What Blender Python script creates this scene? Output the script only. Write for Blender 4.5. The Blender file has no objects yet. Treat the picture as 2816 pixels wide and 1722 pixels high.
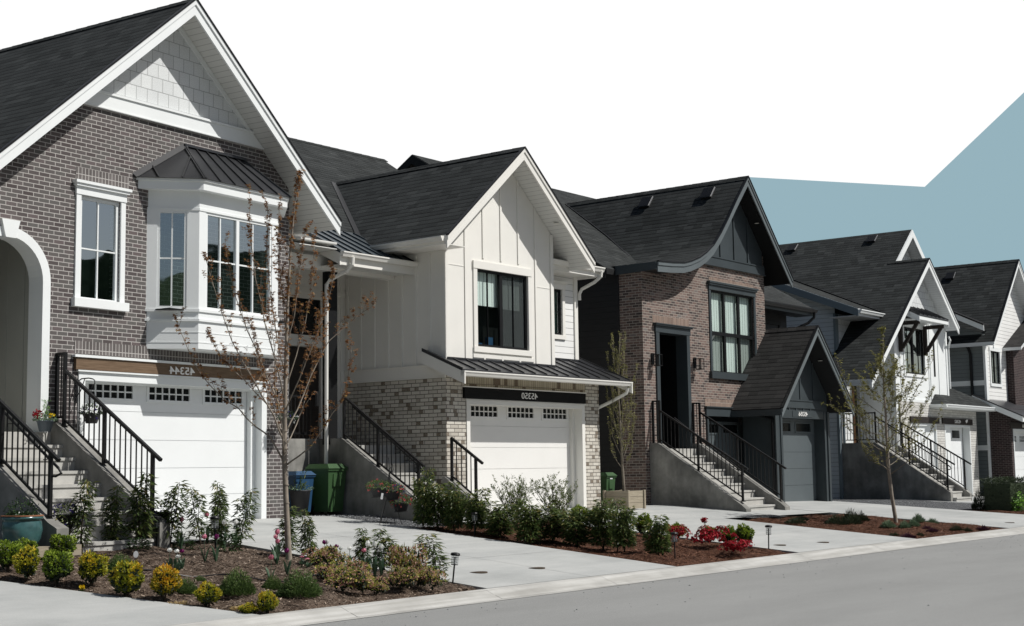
import bpy, math, random
from mathutils import Vector, Matrix, Quaternion
from mathutils.geometry import tessellate_polygon
R = math.radians
sc = bpy.context.scene
C = sc.collection
random.seed(7)

# ------------------------------------------------------------------ camera frame and street frame
F, PIT, ROL = 3946.5, R(6.215), R(-0.8296)
CAM = Vector((0, 0, 0.826))
fw = Vector((0, math.cos(PIT), math.sin(PIT)))
rt0, up0 = Vector((1, 0, 0)), Vector((0, -math.sin(PIT), math.cos(PIT)))
cR = math.cos(ROL) * rt0 + math.sin(ROL) * up0
cU = -math.sin(ROL) * rt0 + math.cos(ROL) * up0
cam_d = bpy.data.cameras.new('camera'); cam = bpy.data.objects.new('camera', cam_d); C.objects.link(cam)
cam.matrix_world = Matrix(((cR.x, cU.x, -fw.x, CAM.x), (cR.y, cU.y, -fw.y, CAM.y), (cR.z, cU.z, -fw.z, CAM.z), (0, 0, 0, 1)))
cam_d.sensor_width = 36; cam_d.sensor_fit = 'HORIZONTAL'; cam_d.lens = 36 * F / 2816
cam_d.clip_start = 0.1; cam_d.clip_end = 3000
sc.camera = cam
SY = R(38.5)
SX = Vector((math.sin(SY), math.cos(SY), 0)); SV = Vector((-math.cos(SY), math.sin(SY), 0))
SROT = R(90) - SY
def lerp_tab(x, xs, ys):
    if x <= xs[0]: return ys[0]
    for i in range(1, len(xs)):
        if x <= xs[i]:
            t = (x - xs[i-1]) / (xs[i] - xs[i-1]); return ys[i-1] + t * (ys[i] - ys[i-1])
    return ys[-1]
def zg(u): return lerp_tab(u, [8, 17.4, 26.7, 38.7, 46, 56, 70], [.02, 0, -.08, -.23, -.37, -.47, -.6])
VC, VB = 12.05, 19.6
def G(u, v):
    if v < VC: return -.72
    t = min(1, (v - VC) / (VB - VC)); return -.72 + t * (zg(u) + .72)
def W(u, v, z): p = SX * u + SV * v; return Vector((p.x, p.y, z))

# ------------------------------------------------------------------ materials
MATS = {}
def s2l(c):
    return tuple(((x/255)/12.92 if x/255 <= .04045 else ((x/255+.055)/1.055)**2.4) for x in c) + (1,)
class NT:
    def __init__(s, name):
        s.m = bpy.data.materials.new(name); s.m.use_nodes = True
        s.t = s.m.node_tree; s.n = s.t.nodes; s.l = s.t.links
        s.b = s.n['Principled BSDF']; s.out = s.n['Material Output']
    def add(s, ty, **k):
        n = s.n.new(ty)
        for a, b in k.items(): setattr(n, a, b)
        return n
    def lk(s, a, b): s.l.new(a, b)
    def uv(s): return s.add('ShaderNodeUVMap').outputs[0]
    def obj(s): return s.add('ShaderNodeTexCoord').outputs['Object']
    def noise(s, vec, scale, detail=4, rough=.55):
        n = s.add('ShaderNodeTexNoise'); n.inputs['Scale'].default_value = scale
        n.inputs['Detail'].default_value = detail; n.inputs['Roughness'].default_value = rough
        s.lk(vec, n.inputs['Vector']); return n
    def scale(s, vec, v):
        n = s.add('ShaderNodeVectorMath', operation='MULTIPLY'); s.lk(vec, n.inputs[0]); n.inputs[1].default_value = v; return n.outputs[0]
    def ramp(s, fac, stops):
        n = s.add('ShaderNodeValToRGB'); e = n.color_ramp.elements
        while len(e) < len(stops): e.new(.5)
        for i, (p, c) in enumerate(stops):
            e[i].position = p; e[i].color = c if len(c) == 4 else (*c, 1)
        s.lk(fac, n.inputs[0]); return n.outputs[0]
    def mix(s, fac, a, b, bt='MIX'):
        n = s.add('ShaderNodeMix', data_type='RGBA', blend_type=bt)
        for v, i in ((fac, 0), (a, 6), (b, 7)):
            if hasattr(v, 'links'): s.lk(v, n.inputs[i])
            elif i == 0: n.inputs[0].default_value = v
            else: n.inputs[i].default_value = v if len(v) == 4 else (*v, 1)
        return n.outputs[2]
    def math(s, op, a, b=0.0):
        n = s.add('ShaderNodeMath', operation=op)
        for v, i in ((a, 0), (b, 1)):
            if hasattr(v, 'links'): s.lk(v, n.inputs[i])
            else: n.inputs[i].default_value = v
        return n.outputs[0]
    def bump(s, h, st=.3, dist=.01):
        n = s.add('ShaderNodeBump'); n.inputs['Strength'].default_value = st; n.inputs['Distance'].default_value = dist
        s.lk(h, n.inputs['Height']); s.lk(n.outputs[0], s.b.inputs['Normal'])
    def col(s, c):
        if hasattr(c, 'links'): s.lk(c, s.b.inputs['Base Color'])
        else: s.b.inputs['Base Color'].default_value = c if len(c) == 4 else (*c, 1)
    def rough(s, r, spec=.5, metal=0):
        s.b.inputs['Roughness'].default_value = r; s.b.inputs['Specular IOR Level'].default_value = spec; s.b.inputs['Metallic'].default_value = metal
def reg(name):
    def d(fn):
        k = NT(name); fn(k); MATS[name] = k.m; return fn
    return d
def paint(name, c, rough=.5, var=.06, scale=1.3, spec=.4, metal=0, fine=0):
    k = NT(name); n = k.noise(k.obj(), scale, 5)
    d = tuple(x * (1 - var * 1.6) for x in c[:3]); e = tuple(min(1, x * (1 + var)) for x in c[:3])
    k.col(k.ramp(n.outputs[0], [(.25, d), (.75, e)])); k.rough(rough, spec, metal)
    if fine:
        n2 = k.noise(k.obj(), 120, 3); k.bump(n2.outputs[0], fine, .004)
    MATS[name] = k.m
def brickmat(name, c1, c2, mortar, w=.2, h=.068, ms=.0065, spots=None, off=.5, soft=.1, bump=.6, rough=.85, extra=None, bias=0):
    k = NT(name); uv = k.uv()
    b = k.add('ShaderNodeTexBrick', offset=off, squash=1.0); k.lk(uv, b.inputs['Vector'])
    for i, v in (('Scale', 1), ('Mortar Size', ms), ('Mortar Smooth', soft), ('Bias', bias), ('Brick Width', w), ('Row Height', h)): b.inputs[i].default_value = v
    b.inputs['Color1'].default_value = (0, 0, 0, 1); b.inputs['Color2'].default_value = (1, 1, 1, 1); b.inputs['Mortar'].default_value = (.5, .5, .5, 1)
    stops = [(0, c1), (1, c2)]
    if extra: stops = extra
    base = k.ramp(b.outputs['Color'], stops)
    n = k.noise(uv, 9, 5); n2 = k.noise(uv, 60, 4)
    base = k.mix(.35, base, k.ramp(n2.outputs[0], [(.3, (.55, .55, .55)), (.7, (1.3, 1.3, 1.3))]), 'MULTIPLY')
    if spots:
        b2 = k.add('ShaderNodeTexBrick', offset=.31, squash=1.0); k.lk(uv, b2.inputs['Vector'])
        for i, v in (('Scale', 1), ('Mortar Size', 0), ('Brick Width', .12), ('Row Height', h if h < .2 else .15)): b2.inputs[i].default_value = v
        b2.inputs['Color1'].default_value = (0, 0, 0, 1); b2.inputs['Color2'].default_value = (1, 1, 1, 1)
        m = k.ramp(b2.outputs['Color'], [(.885, (0, 0, 0)), (.90, (1, 1, 1))]); m2 = k.ramp(n2.outputs[0], [(.30, (.35, .35, .35)), (.55, (1, 1, 1))])
        base = k.mix(k.math('MULTIPLY', m, m2), base, spots)
    base = k.mix(b.outputs['Fac'], base, mortar)
    big = k.noise(uv, .7, 3)
    base = k.mix(.5, base, k.ramp(big.outputs[0], [(.3, (.86, .86, .86)), (.7, (1.08, 1.08, 1.08))]), 'MULTIPLY')
    k.col(base); k.rough(rough, .25)
    hgt = k.math('ADD', k.math('MULTIPLY', k.math('SUBTRACT', 1.0, b.outputs['Fac']), 1.0), k.math('MULTIPLY', n2.outputs[0], .35))
    k.bump(hgt, bump, .008); MATS[name] = k.m
brickmat('brick_dark', (.082, .070, .070), (.135, .118, .114), (.44, .42, .40), extra=[(0, (.075, .062, .061)), (.35, (.105, .092, .090)), (.7, (.115, .110, .104)), (1, (.128, .103, .103))])
brickmat('brick_dark_soldier', (.10, .09, .086), (.15, .135, .13), (.44, .42, .40), w=.068, h=.2, off=0)
brickmat('brick_white', (.50, .475, .43), (.62, .595, .54), (.13, .115, .10), w=.24, h=.08, ms=.0075, spots=(.16, .125, .09), extra=[(0, (.46, .425, .365)), (.5, (.60, .565, .495)), (1, (.63, .60, .53))])
brickmat('brick_white_soldier', (.42, .37, .27), (.52, .46, .35), (.16, .14, .11), w=.078, h=.30, off=0, ms=.005, spots=(.13, .09, .06))
brickmat('brick_red', (.10, .062, .05), (.26, .17, .135), (.36, .32, .28), w=.2, h=.068, ms=.007, extra=[(0, (.055, .045, .043)), (.3, (.11, .083, .074)), (.6, (.165, .112, .095)), (.85, (.21, .152, .13)), (1, (.165, .15, .14))])
brickmat('brick_red_soldier', (.17, .115, .09), (.27, .19, .15), (.36, .32, .28), w=.068, h=.2, off=0)
brickmat('brick_maroon', (.022, .014, .014), (.055, .034, .033), (.16, .14, .135), w=.2, h=.07)  # brick colour darkened to include the shadow lying on that wall
brickmat('stone_white', (.52, .51, .48), (.66, .65, .61), (.30, .29, .27), w=.34, h=.09, ms=.006, bump=1.0, off=.37)
def shingle(name, c0, c1, c2, row=.165, wd=.30):
    k = NT(name); uv = k.uv(); sp = k.add('ShaderNodeSeparateXYZ'); k.lk(uv, sp.inputs[0])
    vr = k.math('DIVIDE', sp.outputs[1], row); ri = k.math('FLOOR', vr); fr = k.math('FRACT', vr)
    w1 = k.add('ShaderNodeTexWhiteNoise', noise_dimensions='1D'); k.lk(ri, w1.inputs['W'])
    cell = k.math('FLOOR', k.math('ADD', k.math('DIVIDE', sp.outputs[0], wd), k.math('MULTIPLY', w1.outputs[0], 7.0)))
    cb = k.add('ShaderNodeCombineXYZ'); k.lk(cell, cb.inputs[0]); k.lk(ri, cb.inputs[1])
    w2 = k.add('ShaderNodeTexWhiteNoise', noise_dimensions='2D'); k.lk(cb.outputs[0], w2.inputs['Vector'])
    tone = k.ramp(w2.outputs[0], [(0, c0), (.35, tuple((a*.4+b*.6) for a, b in zip(c0, c1))), (.85, c1), (1, tuple((a+b)/2 for a, b in zip(c1, c2)))])
    n = k.noise(uv, 75, 4, .7); n2 = k.noise(uv, .6, 4)
    c = k.mix(.5, tone, k.ramp(n.outputs[0], [(.3, (.55, .55, .55)), (.7, (1.4, 1.4, 1.4))]), 'MULTIPLY')
    c = k.mix(.5, c, k.ramp(n2.outputs[0], [(.3, (.8, .8, .8)), (.7, (1.15, 1.15, 1.15))]), 'MULTIPLY')
    wob = k.math('ADD', fr, k.math('MULTIPLY', k.math('SUBTRACT', w2.outputs[0], .5), .10))
    ln = k.ramp(wob, [(0, (.16, .16, .16)), (.10, (.22, .22, .22)), (.22, (.9, .9, .9)), (1, (1, 1, 1))])  # shadow under each shingle course, painted in as a dark band
    k.col(k.mix(1.0, c, ln, 'MULTIPLY')); k.rough(.95, .2)
    h = k.math('ADD', k.math('SUBTRACT', 1.0, fr), k.math('ADD', k.math('MULTIPLY', n.outputs[0], .35), k.math('MULTIPLY', w2.outputs[0], .3)))
    k.bump(h, .9, .014); MATS[name] = k.m
shingle('shingle_black', (.019, .022, .022), (.034, .038, .038), (.058, .063, .062))
shingle('shingle_grey', (.022, .0245, .024), (.036, .0395, .039), (.060, .064, .062))
shingle('shingle_brown', (.020, .0195, .019), (.034, .033, .032), (.052, .050, .048))
brickmat('shake_white', (.66, .68, .68), (.72, .74, .735), (.32, .33, .33), w=.24, h=.235, ms=.005, off=.43, bump=.8, rough=.6)
def boards(name, c, row, dark=.45, ms=.006, bump=.8, rough=.55):
    k = NT(name); uv = k.uv()
    b = k.add('ShaderNodeSeparateXYZ'); k.lk(uv, b.inputs[0])
    fr = k.math('FRACT', k.math('DIVIDE', b.outputs[1], row))
    line = k.ramp(fr, [(0, (1, 1, 1)), (ms / row, (1, 1, 1)), (ms * 2.2 / row, (0, 0, 0)), (1, (0, 0, 0))])
    n = k.noise(k.obj(), 1.1, 4)
    base = k.ramp(n.outputs[0], [(.3, tuple(x * .93 for x in c)), (.7, tuple(min(1, x * 1.04) for x in c))])
    k.col(k.mix(line, base, tuple(x * dark for x in c))); k.rough(rough, .35)
    k.bump(k.math('SUBTRACT', 1.0, fr), bump, .012); MATS[name] = k.m
boards('soffit_white', (.70, .70, .67), .115, .5, .005, .2)
boards('soffit_cool', (.66, .68, .69), .115, .55, .005, .2)
boards('soffit_black', (.009, .0095, .010), .115, .5, .005, .3)
boards('lap_white', (.78, .78, .76), .15, .45, .008)
boards('lap_cool', (.60, .645, .67), .15, .45, .008)
boards('lap_grey', (.155, .175, .178), .15, .5, .008)
boards('lap_pale_grey', (.33, .365, .37), .15, .5, .008)
boards('lap_black', (.011, .0113, .012), .15, .5, .008)
paint('white_cool', (.79, .815, .81), .5, .03)
paint('white_warm', (.79, .775, .725), .5, .03)
paint('white_door', (.79, .81, .81), .45, .025)
paint('white_door_warm', (.80, .79, .76), .45, .025)
paint('white_dirty', (.66, .68, .66), .6, .05)
paint('porch_panel', (.42, .425, .39), .6, .05)
paint('slate', (.045, .056, .061), .42, .12)
paint('slate_light', (.125, .145, .152), .42, .1)
paint('slate_door', (.10, .118, .125), .42, .06)
paint('black_paint', (.008, .0085, .009), .5, .1, spec=.2)
paint('black_metal', (.009, .009, .0095), .42, .1, spec=.3)
paint('dark_bronze', (.030, .031, .034), .33, .18, spec=.55)
paint('teal_metal', (.030, .042, .050), .33, .15, spec=.55)
paint('blue_grey_trim', (.185, .225, .245), .5, .05)
paint('number_white', (.88, .87, .84), .5, .02)
paint('black_board', (.006, .006, .006), .6, .1, spec=.15)
paint('steel_hook', (.02, .02, .02), .4, .1)
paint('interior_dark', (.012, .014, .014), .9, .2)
paint('curtain', (.80, .85, .82), .8, .04)
paint('blind_grey', (.40, .42, .40), .8, .06)
paint('plastic_green', (.045, .10, .038), .45, .12)
paint('plastic_blue', (.018, .065, .14), .45, .12)
paint('plastic_black', (.02, .02, .021), .5, .1)
paint('teal_glaze', (.055, .135, .135), .22, .35, 5, .6)
paint('pot_blue_grey', (.10, .125, .15), .4, .2)
paint('pot_dark', (.028, .028, .03), .6, .15)
paint('terracotta', (.28, .12, .06), .8, .1)
paint('soil', (.035, .026, .02), .95, .3, 20)
paint('trunk_tan', (.285, .245, .20), .85, .22, 9, .2, fine=.5)
paint('trunk_grey', (.20, .175, .14), .85, .22, 9, .2, fine=.5)
paint('bark_dark', (.075, .058, .042), .9, .3, 9, .2)
paint('stem_green', (.085, .125, .045), .7, .25, 6)
paint('light_disc', (.8, .79, .72), .4, .02)
paint('white_plastic', (.75, .76, .77), .4, .05)
paint('chrome_grey', (.42, .43, .44), .35, .05, metal=.6)
paint('door_brown', (.27, .125, .055), .5, .2, 4)
def wood(name, a, b):
    k = NT(name); v = k.scale(k.obj(), (2.2, 2.2, 34)); n = k.noise(v, 1.5, 6, .65)
    k.col(k.ramp(n.outputs[0], [(.3, a), (.7, b)])); k.rough(.6, .3); k.bump(n.outputs[0], .15, .004); MATS[name] = k.m
wood('wood_brown', (.105, .066, .038), (.20, .135, .085))
wood('wood_dark', (.018, .014, .012), (.035, .027, .022))
wood('wood_planter', (.24, .205, .15), (.40, .35, .265))
@reg('concrete')
def _(k):
    o = k.obj(); n = k.noise(o, .55, 6, .6); n2 = k.noise(o, 55, 4); n3 = k.noise(k.scale(o, (.5, 2.2, 1)), .9, 5, .7)
    c = k.ramp(n.outputs[0], [(.28, (.32, .328, .32)), (.5, (.395, .402, .392)), (.75, (.45, .453, .438))])
    c = k.mix(.6, c, k.ramp(n3.outputs[0], [(.35, (.83, .84, .84)), (.6, (1.05, 1.05, 1.04))]), 'MULTIPLY')
    c = k.mix(.5, c, k.ramp(n2.outputs[0], [(.3, (.87, .87, .87)), (.7, (1.1, 1.1, 1.1))]), 'MULTIPLY')
    k.col(c); k.rough(.85, .25); k.bump(n2.outputs[0], .18, .003)
@reg('concrete_wall')
def _(k):
    o = k.obj(); n = k.noise(o, 1.1, 7, .65); n2 = k.noise(k.scale(o, (3, 3, .7)), 1.6, 5); n3 = k.noise(o, 70, 3)
    c = k.ramp(n.outputs[0], [(.30, (.12, .12, .11)), (.48, (.225, .22, .205)), (.70, (.37, .36, .335))])
    c = k.mix(.7, c, k.ramp(n2.outputs[0], [(.35, (.72, .72, .72)), (.65, (1.15, 1.15, 1.13))]), 'MULTIPLY')
    k.col(c); k.rough(.9, .2); k.bump(n3.outputs[0], .15, .003)
@reg('concrete_step')
def _(k):
    o = k.obj(); n = k.noise(o, 2.2, 6, .6); n3 = k.noise(o, 80, 3)
    k.col(k.ramp(n.outputs[0], [(.3, (.36, .355, .33)), (.7, (.49, .48, .45))])); k.rough(.9, .2); k.bump(n3.outputs[0], .15, .003)
@reg('kerb_concrete')
def _(k):
    o = k.obj(); n = k.noise(o, 1.3, 7, .65); n3 = k.noise(o, 90, 3); n4 = k.noise(k.scale(o, (.35, 6, 1)), 1.5, 4)
    c = k.ramp(n.outputs[0], [(.3, (.36, .355, .335)), (.7, (.49, .485, .46))])
    c = k.mix(.7, c, k.ramp(n4.outputs[0], [(.4, (.72, .71, .69)), (.6, (1.03, 1.03, 1.03))]), 'MULTIPLY')
    k.col(c); k.rough(.88, .2); k.bump(n3.outputs[0], .2, .003)
@reg('asphalt')
def _(k):
    o = k.obj(); n = k.noise(k.scale(o, (.5, 1.6, 1)), .5, 6, .6); n2 = k.noise(o, 140, 3, .7); n3 = k.noise(o, 22, 4)
    c = k.ramp(n.outputs[0], [(.3, (.22, .222, .216)), (.7, (.265, .267, .26))])
    c = k.mix(.8, c, k.ramp(n2.outputs[0], [(.35, (.72, .72, .72)), (.65, (1.25, 1.25, 1.24))]), 'MULTIPLY')
    st = k.ramp(n3.outputs[0], [(.68, (0, 0, 0)), (.76, (1, 1, 1))])
    c = k.mix(k.math('MULTIPLY', st, .18), c, (.24, .24, .235))
    k.col(c); k.rough(.9, .3); k.bump(n2.outputs[0], .5, .005)
@reg('gravel')
def _(k):
    o = k.obj(); v = k.add('ShaderNodeTexVoronoi'); v.inputs['Scale'].default_value = 34; k.lk(o, v.inputs['Vector'])
    s = k.add('ShaderNodeSeparateXYZ'); k.lk(v.outputs['Color'], s.inputs[0])
    c = k.ramp(s.outputs[0], [(0, (.045, .048, .052)), (.5, (.13, .135, .14)), (1, (.33, .34, .345))])
    c = k.mix(k.ramp(v.outputs['Distance'], [(.3, (0, 0, 0)), (.75, (1, 1, 1))]), c, (.02, .02, .022))
    k.col(c); k.rough(.85, .3); k.bump(k.math('SUBTRACT', 1.0, v.outputs['Distance']), 1.0, .03)
def mulchmat(name, a, b, c):
    k = NT(name); o = k.obj(); n = k.noise(o, 26, 6, .7); n2 = k.noise(o, 3, 4)
    v = k.add('ShaderNodeTexVoronoi'); v.inputs['Scale'].default_value = 30; k.lk(k.mix(.25, o, n.outputs['Color']), v.inputs['Vector'])
    s = k.add('ShaderNodeSeparateXYZ'); k.lk(v.outputs['Color'], s.inputs[0])
    x = k.ramp(s.outputs[0], [(0, a), (.6, b), (1, c)])
    k.col(k.mix(.7, x, k.ramp(n2.outputs[0], [(.3, (.6, .6, .6)), (.7, (1.2, 1.2, 1.2))]), 'MULTIPLY'))
    k.rough(.95, .1); k.bump(k.math('ADD', n.outputs[0], s.outputs[1]), 1.0, .04); MATS[name] = k.m
mulchmat('mulch_brown', (.055, .038, .028), (.165, .118, .088), (.30, .235, .185))
mulchmat('mulch_red', (.050, .022, .014), (.125, .056, .034), (.21, .115, .078))
@reg('ground_soil')
def _(k):
    o = k.obj(); n = k.noise(o, 4, 6); k.col(k.ramp(n.outputs[0], [(.3, (.10, .10, .09)), (.7, (.16, .155, .14))])); k.rough(.95, .1)
@reg('hill_green')
def _(k):
    o = k.obj(); n = k.noise(o, .06, 6); k.col(k.ramp(n.outputs[0], [(.3, (.018, .03, .018)), (.7, (.05, .075, .04))])); k.rough(1, 0)
def glass(name, tint, refl):
    k = NT(name); k.n.remove(k.b)
    tr = k.add('ShaderNodeBsdfTransparent'); tr.inputs[0].default_value = (*tint, 1)
    gl = k.add('ShaderNodeBsdfGlossy'); gl.inputs['Roughness'].default_value = .015; gl.inputs[0].default_value = (.92, .97, 1, 1)
    nz = k.noise(k.obj(), 1.1, 2); bp = k.add('ShaderNodeBump'); bp.inputs['Strength'].default_value = .035; bp.inputs['Distance'].default_value = .12
    k.lk(nz.outputs[0], bp.inputs['Height']); k.lk(bp.outputs[0], gl.inputs['Normal'])
    lw = k.add('ShaderNodeLayerWeight'); lw.inputs[0].default_value = .5
    f = k.math('MINIMUM', k.math('ADD', k.math('MULTIPLY', k.math('POWER', lw.outputs['Facing'], 4.0), 1.3), refl), 1.0)
    mx = k.add('ShaderNodeMixShader'); k.lk(f, mx.inputs[0]); k.lk(tr.outputs[0], mx.inputs[1]); k.lk(gl.outputs[0], mx.inputs[2])
    k.lk(mx.outputs[0], k.out.inputs[0]); MATS[name] = k.m
glass('pane_glass', (.55, .66, .64), .50)
glass('pane_clear', (.86, .92, .90), .07)
glass('lamp_glass', (.93, .94, .94), .0)
def leafmat(name, stops, rough=.5, trans=.25, spec=.35):
    k = NT(name); a = k.add('ShaderNodeAttribute', attribute_name='tint')
    c = k.ramp(a.outputs['Fac'], stops); k.col(c); k.rough(rough, spec)
    t = k.add('ShaderNodeBsdfTranslucent'); k.lk(c, t.inputs[0])
    m = k.add('ShaderNodeMixShader'); m.inputs[0].default_value = trans
    k.lk(k.b.outputs[0], m.inputs[1]); k.lk(t.outputs[0], m.inputs[2]); k.lk(m.outputs[0], k.out.inputs[0]); MATS[name] = k.m
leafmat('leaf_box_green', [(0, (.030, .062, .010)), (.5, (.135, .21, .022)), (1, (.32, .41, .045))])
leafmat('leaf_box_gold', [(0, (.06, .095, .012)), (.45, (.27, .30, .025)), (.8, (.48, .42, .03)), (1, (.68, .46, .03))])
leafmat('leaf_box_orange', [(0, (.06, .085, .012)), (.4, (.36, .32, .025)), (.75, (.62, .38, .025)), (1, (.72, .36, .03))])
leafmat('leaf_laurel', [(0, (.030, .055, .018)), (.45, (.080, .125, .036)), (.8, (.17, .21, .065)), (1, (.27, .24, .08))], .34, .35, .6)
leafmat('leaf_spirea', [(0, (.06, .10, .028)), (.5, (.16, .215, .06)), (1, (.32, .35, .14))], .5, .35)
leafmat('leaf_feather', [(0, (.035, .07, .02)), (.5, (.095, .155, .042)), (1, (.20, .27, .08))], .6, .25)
leafmat('leaf_pieris', [(0, (.07, .11, .025)), (.5, (.30, .33, .06)), (1, (.55, .46, .12))], .45, .25)
leafmat('petal_pinkish', [(0, (.42, .19, .14)), (.5, (.60, .34, .26)), (1, (.74, .52, .42))], .6, .3)
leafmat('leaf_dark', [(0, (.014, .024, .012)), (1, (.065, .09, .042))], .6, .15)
leafmat('leaf_lavender', [(0, (.09, .14, .08)), (1, (.27, .37, .24))], .6, .2)
leafmat('leaf_heather', [(0, (.035, .012, .02)), (1, (.12, .04, .07))], .6, .2)
leafmat('leaf_bright', [(0, (.07, .19, .018)), (1, (.26, .50, .06))], .5, .3)
leafmat('leaf_broad', [(0, (.012, .03, .010)), (1, (.045, .085, .025))], .35, .15, .5)
leafmat('leaf_tulip', [(0, (.030, .065, .035)), (1, (.085, .145, .085))], .45, .2)
leafmat('petal_red', [(0, (.18, .004, .010)), (.5, (.40, .010, .024)), (1, (.60, .022, .045))], .55, .25)
leafmat('petal_coral', [(0, (.45, .05, .06)), (1, (.75, .22, .22))], .55, .25)
leafmat('petal_white', [(0, (.70, .72, .68)), (1, (.86, .86, .84))], .5, .3)
leafmat('petal_purple', [(0, (.14, .008, .085)), (1, (.30, .025, .19))], .5, .25)
leafmat('petal_pink', [(0, (.55, .16, .24)), (1, (.75, .34, .42))], .5, .3)
leafmat('petal_violet', [(0, (.030, .018, .10)), (1, (.10, .07, .32))], .55, .2)
leafmat('petal_yellow', [(0, (.60, .42, .01)), (1, (.80, .62, .03))], .5, .25)
leafmat('leaf_rust', [(0, (.10, .040, .017)), (.5, (.30, .145, .055)), (.85, (.40, .235, .08)), (1, (.40, .32, .09))], .55, .35)
leafmat('leaf_olive', [(0, (.07, .075, .02)), (.5, (.20, .195, .05)), (1, (.40, .37, .11))], .55, .35)
leafmat('leaf_bud', [(0, (.17, .17, .05)), (1, (.40, .39, .15))], .6, .3)
leafmat('leaf_dry', [(0, (.35, .26, .12)), (1, (.58, .44, .22))], .7, .3)
leafmat('chip_brown', [(0, (.045, .031, .022)), (.5, (.22, .165, .125)), (1, (.52, .43, .35))], .9, 0, .1)
leafmat('chip_red', [(0, (.038, .016, .010)), (.55, (.17, .078, .046)), (1, (.36, .20, .14))], .9, 0, .1)
leafmat('pebble', [(0, (.05, .055, .06)), (.6, (.16, .165, .17)), (1, (.38, .39, .395))], .8, 0, .3)

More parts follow.
